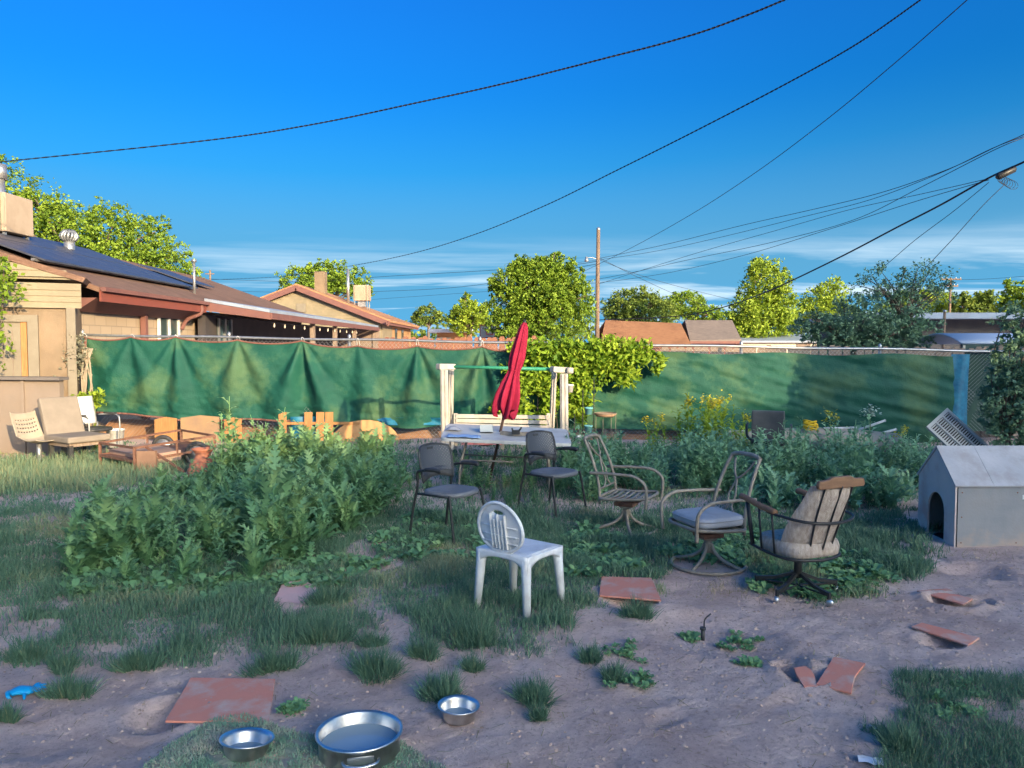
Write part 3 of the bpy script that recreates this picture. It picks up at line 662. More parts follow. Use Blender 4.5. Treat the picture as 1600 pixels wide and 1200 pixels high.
o_ = MB().grid(lambda u, v: (.75*(u-.5), .04*math.sin(u*9+v*4), .06+.42*v), 12, 8).build('blue_sheet', M_bluet, None, loc=(at(478, 0, 14.4).x, 14.36, 0)); tag(o_, 'crumpled blue plastic sheet behind the orange pickets', 'plastic sheet')
for px0, px1, zz, lab in ((226, 262, .45, 'orange plywood offcut under the tarp behind the cart'), (268, 330, .48, 'weathered plywood sheet with knot holes under the tarp'), (338, 366, .44, 'orange board edge under the tarp left of the tall weed')):
    a, b = at(px0, 0, 14.3).x, at(px1, 0, 14.3).x
    o_ = MB().prism([(a, 0, 0), (b, 0, .0), (b, 0, zz), ((a+b)/2, 0, zz+.03), (a, 0, zz-.02)], (0, .02, 0)).build('plywood_board', M_wood if 'orange' in lab else mat('old_plywood', (.24, .16, .11), (.33, .21, .11), 3, .85, .2, 30), None, loc=(0, 14.3, 0)); tag(o_, lab, 'board')
o_ = MB().prism([(.62*math.cos(a)*1.0, 0, .40*math.sin(a)) for a in np.linspace(0, math.pi, 14)], (0, .03, 0)).build('plywood_board', mat('half_round_ply', (.46, .24, .10), (.55, .33, .16), 3, .8, .2, 30), None, loc=(at(565, 0, 14.35).x, 14.33, .02)); tag(o_, 'half-round plywood piece under the tarp right of the pickets', 'board')
o_ = MB().grid(lambda u, v: (1.35*(u-.5), .05*math.sin(u*14+v*4), .34+.14*v), 16, 4).build('blue_sheet', M_bluet, None, loc=(at(630, 0, 14.4).x, 14.4, -.02)); tag(o_, 'long blue plastic sheet showing under the tarp hem left of the swing', 'plastic sheet')

# ------------------------------------------------------------------ poles and overhead wires
def pole(name, label, px, ytop, Y, r, group='utility poles'):
    p = at(px, 545, Y); zt = at(px, ytop, Y).z
    o = thing(name, label, 'utility pole', (p.x, Y, 0), group=group)
    MB().tube([(0, 0, -.2), (0, 0, zt*.5), (.03, 0, zt)], [r, r*.9, r*.75], 10).build('shaft', M_pole, o)
    return o, zt
P1, z1 = pole('utility_pole', 'tall bare wooden utility pole with small lamp behind the leafy tree', 933, 359, 40, .125)
MB().tube(curve([(0, 0, z1-1.5), (-.35, -.1, z1-1.42), (-.55, -.12, z1-1.45)], 4), .018, 6).build('lamp_arm', M_galv, P1)
MB().lathe([(.03, .12), (.06, .1), (.07, 0), (.11, -.05), (.10, -.12), (0, -.17)], 10, (-.58, -.12, z1-1.5)).build('lamp_head', M_galv, P1)
MB().lathe([(.1, 0), (.11, .05), (.05, .12), (0, .14)], 8, (.03, 0, z1)).build('cap', M_galv, P1)
P2, z2 = pole('utility_pole', 'far utility pole with two crossarms above the dark shaded building', 1482, 434, 70, .12)
for dz, w_ in ((-.15, 1.3), (-.75, .9)):
    MB().box((0, -.12, z2+dz), (w_*1.4, .1, .12)).build('crossarm', M_pole, P2)
    for xx in (-.8, -.4, .4, .8): MB().lathe([(.03, 0), (.05, .05), (.04, .14), (0, .16)], 6, (xx*w_*.8, -.12, z2+dz+.05)).build('insulator', M_galv, P2)
P3, z3 = pole('utility_pole', 'thin far utility pole at the end of the brown roof ridge', 330, 422, 62, .1)
MB().box((0, 0, z3-.3), (.7, .08, .08)).build('crossarm', M_pole, P3)
P4, z4 = pole('utility_pole', 'slim dark post rising beside the shaded flat-roofed building', 1473, 487, 22, .05)
MB().lathe([(.05, 0), (.055, .03), (0, .06)], 8, (.03, 0, z4)).build('cap', M_galv, P4)
def cable(label, pts, r, twist=False, name='overhead_cable', group='overhead cables'):
    P = curve([at(*p) for p in pts], 8); O = P[0].copy()
    m = MB()
    if twist:
        Q = []
        for a, b in zip(P[:-1], P[1:]):
            for k in range(9): Q.append(a.lerp(b, k/9))
        for ph in (0, math.pi): m.tube([q-O+Vector((0, math.cos(i*.9+ph)*r, math.sin(i*.9+ph)*r)) for i, q in enumerate(Q)], r*.95, 5)
    else: m.tube([q-O for q in P], r, 6)
    o = m.build(name, M_wire, None, loc=O); return tag(o, label, 'cable', group)
cable('twisted black service cable, the highest across the sky from left edge', [(-60, 259, 15), (0, 253, 14.6), (310, 221, 13), (480, 196, 12.2), (640, 163, 11.4), (790, 130, 10.7), (930, 95, 10), (1090, 52, 9.3), (1240, -6, 8.6), (1330, -48, 8.2)], .007, True)
cable('black cable sweeping from the house roofs up to the top right, second highest', [(330, 437, 60), (440, 432, 50), (545, 416, 40), (640, 397, 32), (740, 367, 26), (850, 322, 21), (960, 268, 17.5), (1080, 208, 15), (1230, 130, 13), (1340, 68, 12), (1445, -5, 11), (1500, -45, 10.5)], .008, True)
cable('thin straight wire crossing the sky between the pole and the top right corner', [(900, 430, 42), (985, 388, 34), (1080, 335, 27), (1180, 270, 22), (1290, 188, 18), (1400, 97, 15.5), (1520, -8, 13), (1560, -45, 12)], .009)
cable('thick black cable sagging from the splice box at right down behind the rust roof', [(1660, 222, 17), (1600, 253, 18), (1545, 278, 19), (1470, 320, 20.5), (1400, 356, 22.5), (1320, 398, 25), (1240, 437, 28), (1190, 459, 31), (1130, 480, 35), (1060, 494, 38), (935, 500, 40)], .024)
cable('upper of the thin wires fanning from the pole to the right edge', [(1640, 188, 18), (1600, 210, 18.5), (1555, 230, 19), (1480, 265, 21), (1380, 300, 24), (1280, 325, 27), (1160, 352, 31), (1040, 382, 36), (935, 404, 40)], .010)
cable('second thin wire fanning from the pole to the right edge', [(1600, 213, 18.7), (1550, 232, 19.2), (1470, 270, 21), (1360, 312, 24), (1250, 340, 27), (1120, 372, 32), (1010, 395, 37), (870, 415, 44)], .009)
cable('third thin wire from the splice box to the lamp pole', [(1600, 215, 18.9), (1550, 236, 19.3), (1440, 292, 22), (1330, 345, 26), (1200, 380, 30), (1080, 405, 34), (935, 436, 40), (800, 452, 46)], .010)
cable('fourth thin wire reaching the pole just above the rust roof', [(1545, 279, 19), (1440, 303, 23), (1330, 327, 27), (1220, 358, 31), (1080, 398, 35), (935, 444, 40)], .009)
cable('low thin wire drooping from the splice box behind the leafy tree', [(1545, 281, 19), (1420, 318, 23), (1290, 360, 27), (1150, 402, 32), (1010, 432, 38), (860, 448, 45), (580, 468, 60)], .009)
cable('thin guy wire slanting from the splice box down to the poplar tops', [(1545, 285, 19), (1490, 330, 20), (1430, 375, 21), (1370, 425, 22), (1310, 462, 24)], .008)
cable('thin wire dropping steeply from the splice box into the shaded tree', [(1570, 288, 19), (1535, 322, 18.8), (1490, 372, 18.4), (1440, 425, 18)], .008)
cable('thin wire dropping from the pole top rightwards to the low roofs', [(935, 405, 40), (985, 425, 41), (1050, 445, 43), (1150, 470, 46)], .010)
cable('thin wire dropping from the pole rightwards beneath its twin', [(935, 402, 40), (990, 430, 41), (1060, 462, 43), (1110, 480, 45)], .010)
cable('long level wire low over the gabled house, upper one', [(330, 436, 62), (480, 440, 58), (600, 432, 54), (740, 424, 48), (880, 415, 42), (935, 408, 40)], .013)
cable('long level wire low over the gabled house, lower one', [(320, 454, 62), (470, 457, 58), (600, 455, 54), (740, 446, 48), (935, 412, 40)], .012)
cable('thin far wire running right from the crossarm pole', [(1480, 437, 70), (1540, 436, 66), (1620, 430, 60)], .014)
sb = thing('splice_enclosure', 'black cable splice box with loose wire loops at the right edge', 'splice box', at(1572, 268, 18.6))
q = (at(1545, 280, 18.6)-at(1600, 253, 18.6)).normalized()
MB().tube([q*.25+Vector((0, 0, -.03)), q*.2+Vector((0, 0, -.03)), q*-.2+Vector((0, 0, -.03)), q*-.25+Vector((0, 0, -.03))], [.04, .085, .085, .04], 10).build('case', M_blk, sb)
for k in range(7): MB().tube([(.1*math.cos(a*.5+k)*(.6+.14*k)+.05*k-.15, .05*math.sin(k+a*.5), -.16-.025*k+.12*math.sin(a*.5+k)) for a in range(13)], .006, 4).build('wire_loop', M_wire, sb)

# ------------------------------------------------------------------ trees
LQ = np.array([[0, 1, 2, 3]])
LT = np.array([[0, 0, 0], [.5, .32, .06], [1, 0, 0], [.5, -.32, .06]], float)      # one leaf
def leafcloud(name, blobs, n, size, m, parent, per=26, crad=.16, shell=.45, droop=.3, lt=LT, flat=1.0):
    vol = np.array([b[3]*b[4]*b[5] for b in blobs])**.8; cnt = np.maximum(1, (n*vol/vol.sum()/per).astype(int))
    PS = []; TI = []
    for b, k in zip(blobs, cnt):
        d = RNG.normal(size=(k, 3)); d /= np.linalg.norm(d, axis=1)[:, None]
        r = (shell + (1.08-shell)*RNG.random(k)**.6 + .10*np.abs(RNG.normal(size=k))*(RNG.random(k)<.35)) * (1 + .16*np.sin(d[:, 0]*5+b[0])*np.cos(d[:, 2]*6+b[1]))
        c = np.array(b[:3]) + d*r[:, None]*np.array(b[3:6])
        cr_ = crad*np.array(b[3:6]).mean()*(.6+.8*RNG.random(k))
        off = RNG.normal(size=(k, per, 3))*.55; off[:, :, 2] *= .75
        PS.append((c[:, None, :] + off*cr_[:, None, None]).reshape(-1, 3))
        TI.append(np.repeat(np.clip(.5+.22*RNG.normal(size=k), 0, 1), per))
    pos = np.concatenate(PS); K = len(pos); ti = np.clip(np.concatenate(TI)+.16*RNG.normal(size=K), 0, 1)
    V, Fi = instance(lt, LQ if len(lt) == 4 else LQ, pos, size*(.6+.8*RNG.random(K)), RNG.random(K)*6.283, (RNG.random(K)-.5+droop)*2.4, RNG.random(K)*6.283)
    return npmesh(name, V, Fi, m, parent, np.repeat(ti, len(lt)))
def tree(name, label, spec, Y, n, size, m, base=None, tr=.2, cat='tree', group='trees beyond the fence', per=20, crad=.12, shell=.42, depth=1.0, limbs=3, name2='crown'):
    bl = []
    for s in spec:
        px, py, rx, ry = s[:4]; dy = s[4] if len(s) > 4 else 0
        c = at(px, py, Y); k = Y/F; bl.append((c.x, dy*1.0, c.z, rx*k, (rx+ry)/2*k*depth, ry*k))
    cx = sum(b[0] for b in bl)/len(bl) if base is None else at(base, 545, Y).x
    o = thing(name, label, cat, (cx, Y, 0), group=group)
    bl = [(b[0]-cx, *b[1:]) for b in bl]
    for b in list(bl):
        for _ in range(5):
            a1 = random.uniform(0, 6.28); a2 = random.uniform(-.5, 1.2); k = random.uniform(.22, .4)
            bl.append((b[0]+b[3]*math.cos(a1)*math.cos(a2)*.95, b[1]+b[4]*math.sin(a1)*math.cos(a2)*.95, b[2]+b[5]*math.sin(a2)*.98, b[3]*k, b[4]*k, b[5]*k))
    leafcloud(name2, bl, n, size, m, o, per, crad, shell)
    zc = min(b[2]-b[5]*.4 for b in bl); t = MB()
    t.tube(curve([(0, 0, -.1), (.05*tr, 0, zc*.5), (.3*tr, .1, max(.4, zc))], 5), [tr*(1.15-.05*i) for i in range(11)], 8)
    t.build('trunk', M_bark, o)
    lm = MB()
    for b in bl[:len(spec)]:
        for j in range(limbs):
            e = Vector((b[0]+b[3]*random.uniform(-.6, .6), b[1]+b[4]*random.uniform(-.6, .6), b[2]+b[5]*random.uniform(-.3, .75)))
            s0 = Vector((.3*tr, .1, max(.4, zc)*random.uniform(.85, 1))); mid = s0.lerp(e, .5)+Vector((random.uniform(-.1, .1), random.uniform(-.1, .1), .12))*(e-s0).length
            pp = curve([s0, mid, e], 5); lm.tube(pp, [tr*.45*(1-.085*i) for i in range(len(pp))], 5)
    lm.build('branch', M_bark, o)
    return o
tree('leafy_tree', 'big yellow-green tree behind the solar-panelled roof at left', [(-70, 300, 70, 70), (5, 312, 58, 50), (60, 342, 55, 46), (120, 372, 62, 52), (185, 385, 52, 56), (225, 392, 45, 48), (262, 412, 38, 36), (295, 432, 20, 20), (80, 400, 90, 40), (200, 425, 90, 30)], 40, 62000, .145, L_tree, tr=.3)
tree('leafy_tree', 'pale bushy tree behind the chimneys of the gabled house', [(470, 438, 34, 20), (505, 432, 34, 22), (545, 440, 32, 22), (566, 455, 16, 18), (500, 452, 50, 16)], 78, 14000, .24, L_tree, tr=.25)
tree('leafy_tree', 'small round far tree right of the gabled house', [(668, 493, 22, 13), (655, 500, 14, 10), (684, 498, 10, 10)], 85, 4500, .22, L_tree2, tr=.2)
tree('leafy_tree', 'slim-topped yellow-green tree left of the big central tree', [(733, 497, 30, 24), (728, 474, 9, 16), (748, 490, 18, 18), (715, 505, 16, 18)], 62, 8000, .2, L_tree3, tr=.2)
tree('leafy_tree', 'big bright yellow-green tree left of the utility pole', [(838, 425, 38, 22), (868, 420, 28, 22), (805, 440, 36, 30), (880, 448, 38, 30), (840, 460, 55, 40), (790, 475, 30, 30), (905, 480, 26, 32), (850, 500, 62, 32), (800, 508, 40, 26), (870, 403, 9, 10), (815, 415, 18, 14)], 29, 64000, .09, L_tree, tr=.2, crad=.11)
tree('leafy_tree', 'dense round-topped olive tree behind the rust-brown roof', [(990, 482, 42, 30), (1015, 490, 40, 26), (965, 490, 22, 22)], 66, 18000, .19, L_tree2, tr=.3, crad=.13, shell=.7)
tree('leafy_tree', 'wide low tree between the round olive tree and the poplar', [(1072, 478, 36, 20), (1045, 484, 24, 18), (1105, 492, 34, 12), (1130, 497, 20, 10)], 80, 11000, .22, L_tree, tr=.25)
tree('poplar_tree', 'tall ragged poplar right of the grey roof', [(1190, 445, 26, 36), (1186, 420, 14, 16), (1215, 450, 20, 28), (1165, 490, 24, 30), (1225, 490, 20, 34), (1190, 505, 42, 34), (1170, 515, 32, 22)], 55, 24000, .18, L_tree3, tr=.25, crad=.22)
tree('poplar_tree', 'spiky-topped bright tree behind the shaded thicket', [(1272, 478, 16, 28), (1292, 470, 12, 30), (1308, 470, 12, 28), (1258, 490, 14, 24), (1290, 500, 44, 24)], 62, 14000, .18, L_tree3, tr=.25, crad=.25)
tree('leafy_tree', 'broad yellow-green tree seen through the shaded branches at right', [(1440, 474, 48, 20), (1470, 485, 24, 16), (1405, 484, 30, 16)], 76, 12000, .22, L_tree3, tr=.3)
tree('conifer_tree', 'dark pointed conifer left of the pair at right', [(1506, 482, 14, 20), (1506, 466, 6, 10)], 72, 3000, .26, L_tree2, tr=.2)
tree('conifer_tree', 'golden pointed conifer right of the pair at right', [(1540, 484, 18, 20), (1532, 468, 7, 12), (1546, 466, 6, 12)], 72, 4000, .26, L_tree2, tr=.2)
tree('leafy_tree', 'bushy tree at the right edge above the canopy', [(1592, 465, 26, 26), (1610, 490, 40, 30), (1585, 495, 24, 22)], 58, 8000, .26, L_tree, tr=.3)
tree('shaded_tree', 'large dark shaded tree with thin airy top behind the fence at right', [(1300, 520, 48, 30), (1268, 508, 30, 22), (1345, 505, 45, 42), (1385, 520, 48, 38), (1425, 525, 40, 28), (1330, 540, 60, 16)], 17.3, 15000, .07, L_shade, tr=.1, cat='tree', limbs=4)
tree('shaded_tree', 'thin open-branched tree rising from the shaded thicket at right', [(1358, 440, 32, 26), (1395, 462, 36, 30), (1440, 438, 44, 28), (1470, 455, 24, 22), (1420, 480, 40, 24)], 17.8, 4800, .06, L_shade, tr=.07, shell=.2, limbs=7, crad=.22)
tree('corner_bush', 'dark leafy bush filling the right edge beside the grille', [(1588, 560, 34, 40), (1605, 620, 50, 60), (1565, 640, 26, 40), (1600, 500, 34, 30), (1575, 680, 34, 24), (1555, 590, 14, 24)], 11.6, 12000, .06, L_shade, tr=.05, cat='bush', group=None, limbs=5, name2='foliage')
far = [(x + random.uniform(-8, 8), 520+random.uniform(-4, 6), random.uniform(16, 30), random.uniform(7, 14)) for x in range(-200, 1900, 26)]
k_ = 150/F; bl_ = [(at(a, b, 150).x, random.uniform(-8, 8), at(a, b, 150).z, c*k_, c*k_, d*k_+1.2) for a, b, c, d in far]
o_ = leafcloud('far_trees', bl_, 26000, .7, L_tree2, None); o_.location = (0, 150, 0); tag(o_, 'low band of far trees along the horizon', 'trees', kind='stuff')

# creeper over the fence
vn = thing('creeper_vine', 'lush yellow-green creeper spilling over the fence beside the red umbrella', 'vine', (at(870, 0, 14.2).x, 14.2, 0))
def vb(px, py, rx, ry, dy=0):
    c = at(px, py, 14.1); k = 14.1/F; return (c.x-vn.location.x, -.12+dy, c.z, rx*k, .22, ry*k)
VT = np.array([[0, 0, 0], [.45, .24, .03], [1, 0, -.12], [.45, -.24, .03]], float)
leafcloud('foliage', [vb(850, 550, 44, 16), (vb(905, 548, 55, 16)), vb(960, 552, 50, 18), vb(1000, 552, 30, 16), vb(1026, 566, 7, 20), vb(880, 575, 40, 26), vb(930, 570, 46, 30), vb(975, 580, 26, 22), vb(840, 590, 26, 30), vb(905, 610, 20, 30), vb(860, 615, 22, 28), vb(815, 620, 14, 34), vb(790, 640, 26, 14), vb(905, 645, 12, 22), vb(852, 648, 12, 18), vb(925, 538, 66, 8), vb(830, 545, 30, 20, .2), vb(800, 575, 12, 20)], 11000, .105, L_vine, vn, per=16, crad=.30, shell=.15, droop=.55, lt=VT)
m_ = MB()
for pts in ([(872, 690), (868, 640), (860, 600), (850, 560)], [(872, 690), (885, 620), (905, 570), (950, 548), (1010, 555)], [(845, 690), (840, 640), (845, 600), (860, 560)], [(780, 690), (800, 650), (815, 610), (830, 570)]):
    m_.tube(curve([at(a, b, 14.15)-vn.location for a, b in pts], 6), .014, 5)
m_.build('stems', M_bark, vn)
v2 = thing('climbing_vine', 'green vine hanging down the shed wall at the left edge', 'vine', (at(12, 0, 12.9).x, 12.95, 0))
def vb2(px, py, rx, ry):
    c = at(px, py, 12.95); k = 12.95/F; return (c.x-v2.location.x, -.05, c.z, rx*k, .16, ry*k)
leafcloud('foliage', [vb2(10, 425, 26, 16), vb2(18, 450, 16, 22), vb2(2, 470, 10, 36), vb2(0, 530, 9, 40), vb2(12, 547, 10, 8), vb2(35, 465, 6, 14), vb2(0, 410, 18, 12)], 480, .09, L_tree, v2, per=8, crad=.4, shell=.1, droop=.5)
MB().tube(curve([at(6, 420, 12.95)-v2.location, at(4, 480, 12.95)-v2.location, at(-4, 560, 12.95)-v2.location], 6), .012, 5).build('stem', M_bark, v2)
s2 = thing('dry_shrub', 'grey half-dry climbing shrub at the left end of the tarp', 'shrub', (at(118, 0, 13.9).x, 13.9, 0))
def vb3(px, py, rx, ry):
    c = at(px, py, 13.9); k = 13.9/F; return (c.x-s2.location.x, 0, c.z, rx*k, .2, ry*k)
leafcloud('foliage', [vb3(112, 565, 14, 30), vb3(125, 560, 10, 25), vb3(118, 540, 10, 18), vb3(104, 590, 8, 14)], 1500, .06, L_silver, s2, per=10, crad=.4, shell=.1)
m_ = MB()
for a in range(6): m_.tube(curve([(-.04+.03*a, 0, 0), (-.12+.05*a, .05, .5), (.1*math.sin(a*2), 0, 1.1), (.16*math.sin(a*3), .05, 1.75)], 5), .016, 5)
m_.build('stems', mat('pale_stem', (.36, .30, .22), (.28, .22, .16), 8, .9), s2)

# ------------------------------------------------------------------ furniture in the yard
def face(fx, fy): return math.atan2(fx, -fy)
def perfmat(key, c, pitch=90, hole=.34):
    """mesh fabric: rows of small real see-through holes"""
    m = bpy.data.materials.new(key); m.use_nodes = True; n = m.node_tree.nodes; l = m.node_tree.links; b = n['Principled BSDF']; b.inputs['Base Color'].default_value = (*c, 1); b.inputs['Roughness'].default_value = .5
    t = n.new('ShaderNodeTexCoord'); q = n.new('ShaderNodeSeparateXYZ'); l.new(t.outputs['Object'], q.inputs[0])
    def mth(op, a, bb=None):
        k = n.new('ShaderNodeMath'); k.operation = op
        for i, x in enumerate((a, bb)):
            if x is None: continue
            if isinstance(x, (int, float)): k.inputs[i].default_value = x
            else: l.new(x, k.inputs[i])
        return k.outputs[0]
    sx = mth('SINE', mth('MULTIPLY', q.outputs['X'], pitch*2.2)); sz = mth('SINE', mth('MULTIPLY', q.outputs['Z'], pitch*2.2))
    f = mth('GREATER_THAN', mth('MULTIPLY', sx, sz), hole)
    tr = n.new('ShaderNodeBsdfTransparent'); mi = n.new('ShaderNodeMixShader'); l.new(f, mi.inputs[0]); l.new(b.outputs[0], mi.inputs[1]); l.new(tr.outputs[0], mi.inputs[2]); l.new(mi.outputs[0], n['Material Output'].inputs[0])
    return m
M_mesh = perfmat('chair_mesh', (.085, .09, .105))
M_seat = mat('grey_seat_pad', (.17, .175, .19), (.12, .125, .14), 6, .6, .1, 90, dirt=(.24, .22, .2), dscale=7, damt=.35)
M_blkp = mat('black_plastic', (.028, .03, .034), (.05, .05, .052), 12, .5, dirt=(.12, .11, .10), dscale=8, damt=.35)
def round_pad(w, d, z, th, sag=.015, n=26, e=3.2, taper=.0):
    """seat: super-ellipse outline, slightly dished, thick edge"""
    m = MB(); rings = []
    def pt(a, k, zz):
        c, s_ = math.cos(a), math.sin(a); x = math.copysign(abs(c)**(2/e), c)*w/2*k; y = math.copysign(abs(s_)**(2/e), s_)*d/2*k
        x *= 1-taper*(y/d); return (x, y, zz)
    lev = [(.0, z-sag), (.5, z-sag*.9), (.82, z-sag*.3), (.95, z), (1.0, z-th*.4), (.97, z-th*.9), (.85, z-th), (0, z-th)]
    V = [pt(2*math.pi*i/n, k, zz) for k, zz in lev for i in range(n)]
    Fc = [(j*n+i, j*n+(i+1) % n, (j+1)*n+(i+1) % n, (j+1)*n+i) for j in range(len(lev)-1) for i in range(n)]
    return m.add(V, Fc, True)
def stack_chair(label, loc, rz, group):
    o = thing('stacking_chair', label, 'chair', loc, rz, group)
    round_pad(.47, .45, .455, .05, .02).build('seat', M_seat, o)
    def bk(u, v):
        x = (u-.5)*2; w_ = .235*(1 - .10*abs(v-.55) - .08*max(0, v-.8)*4*abs(x)**4 - (.10*max(0, .18-v)))
        z0 = .53+.33*v - .05*(x*x)*max(0, v-.6)*1.4 + .05*(1-x*x)*(1-v)*(1.0 if v < .3 else 0)*.8
        return (x*w_, .205+.085*v**1.1 - .075*x*x*(.6+.4*v), z0)
    MB().grid(bk, 18, 16).build('backrest', M_mesh, o, solid=.010)
    rim = [bk(0, i/10) for i in range(11)] + [bk(i/14, 1) for i in range(1, 14)] + [bk(1, 1-i/10) for i in range(11)] + [bk(1-i/14, 0) for i in range(1, 14)]
    MB().tube(rim, .0115, 6, True).build('back_frame', M_blkp, o)
    MB().grid(lambda u, v: Vector(bk(.02+.96*u, .01+.17*v))+Vector((0, -.008, 0)), 14, 3).build('lumbar_band', M_blkp, o, solid=.02)
    MB().grid(lambda u, v: Vector(bk(.41+.18*u, .86+.07*v))+Vector((0, -.012, 0)), 6, 3).build('grip', M_blkp, o, solid=.006)
    for s_ in (-1, 1):
        MB().tube(curve([(s_*.262, -.245, -.03), (s_*.25, -.2, .25), (s_*.235, -.165, .44)], 4), .0125, 8).build('leg', M_blk, o)
        MB().tube(curve([(s_*.27, .30, -.03), (s_*.258, .25, .3), (s_*.25, .205, .5), (s_*.25, .21, .62)], 4), .0125, 8).build('leg', M_blk, o)
        a_ = MB().tube(curve([(s_*.25, .215, .56), (s_*.262, .19, .635), (s_*.272, .10, .655), (s_*.275, -.03, .66), (s_*.275, -.09, .652)], 5), .012, 8).build('arm', M_blk, o)
        MB().tube(curve([(s_*.272, .1, .664), (s_*.275, -.03, .672), (s_*.275, -.11, .664)], 4), [.014]+[.019]*7+[.015], 8).build('arm_pad', M_blkp, a_)
        MB().tube([(s_*.235, -.165, .425), (s_*.25, .215, .425)], .011, 6).build('side_rail', M_blk, o)
    MB().tube([(-.24, .16, .425), (.24, .16, .425)], .011, 6).build('cross_rail', M_blk, o)
    return o
g = GP(706, 838); c1 = stack_chair('grey-seated black mesh chair left of the white chair, arms towards camera', (g.x, g.y, g.z), face(.82, -.57), 'black mesh chairs')
g = GP(866, 800); c2 = stack_chair('grey-seated black mesh chair right in front of the table end', (g.x, g.y, g.z), face(.74, -.67), 'black mesh chairs')

# small white plastic chair
g = GP(812, 944); wc = thing('plastic_chair', 'small white plastic chair with oval slotted back in the middle of the yard', 'chair', (g.x, g.y, g.z), face(.62, .78))
MB().grid(lambda u, v: ((u-.5)*.43*(1-.06*math.sin(math.pi*v)), (v-.5)*.40, .405-.020*math.sin(math.pi*u)*math.sin(math.pi*v)-.012*(abs(u-.5)*2)**6-.012*(abs(v-.5)*2)**6), 18, 18).build('seat', M_white, wc, solid=.018)
ap = MB()
for (ax, ay), (bx_, by_) in (((-.215, -.2), (.215, -.2)), ((.215, -.2), (.215, .2)), ((.215, .2), (-.215, .2)), ((-.215, .2), (-.215, -.2))):
    def apf(u, v, ax=ax, ay=ay, bx_=bx_, by_=by_):
        return (ax+(bx_-ax)*u, ay+(by_-ay)*u, .402-(.035+.075*(abs(u-.5)*2)**3)*v)
    ap.grid(apf, 16, 3)
ap.build('apron', M_white, wc, solid=.014)
for sx in (-1, 1):
    for sy in (-1, 1):
        MB().tube([(sx*.185, sy*.17, .39), (sx*.195, sy*.18, .3), (sx*.215, sy*.2, -.02)], [.036, .034, .026], 10).build('leg', M_white, wc)
# oval back with a hand slot: ring grid around the slot
def ovalback():
    m = MB(); n = 36; outer, inner = [], []
    R_ = [(.185, .155), (.14, .125), (.075, .03)]
    def P(x, z, off=0): return (x, .185+.30*(z-.40)*.55+off - .25*x*x, z)
    cz = .585
    ring = []
    for k in range(5):
        f = k/4
        rr = []
        for i in range(n):
            a = 2*math.pi*i/n
            xo, zo = .185*math.cos(a)*(1-.10*math.sin(a)), cz-.01+.168*math.sin(a)
            xi, zi = .045*math.cos(a), cz+.09+.017*math.sin(a)
            rr.append(P(xi+(xo-xi)*f, zi+(zo-zi)*f))
        ring += rr
    m.add(ring, [(k*n+i, k*n+(i+1) % n, (k+1)*n+(i+1) % n, (k+1)*n+i) for k in range(4) for i in range(n)], True)
    return m, P
bm2, PB = ovalback()
bkp = bm2.build('backrest', M_white, wc, solid=.014)
rm = MB(); rm.tube([PB(.185*math.cos(2*math.pi*i/40)*(1-.1*math.sin(2*math.pi*i/40)), .575+.168*math.sin(2*math.pi*i/40), .006) for i in range(40)], .013, 6, True)
rm.build('rim', M_white, bkp)
for i, x in enumerate((-.06, -.03, 0, .03, .06)): MB().bar(PB(x, .43, .016), PB(x, .63 if i % 2 else .665, .016), .006, .022).build('rib', M_white, bkp)
for z in (.47, .52, .58): MB().tube([PB(x, z, .012) for x in np.linspace(-.15, .15, 9)], .006, 5).build('rib', M_white, bkp)
nk = MB()
for x in (-.07, -.024, .024, .07): nk.bar(PB(x, .385, 0), PB(x, .47, 0), .022, .018)
nk.bar(PB(-.08, .42, 0), PB(.08, .42, 0), .016, .018); nk.build('neck', M_white, wc)
rb = MB(); 
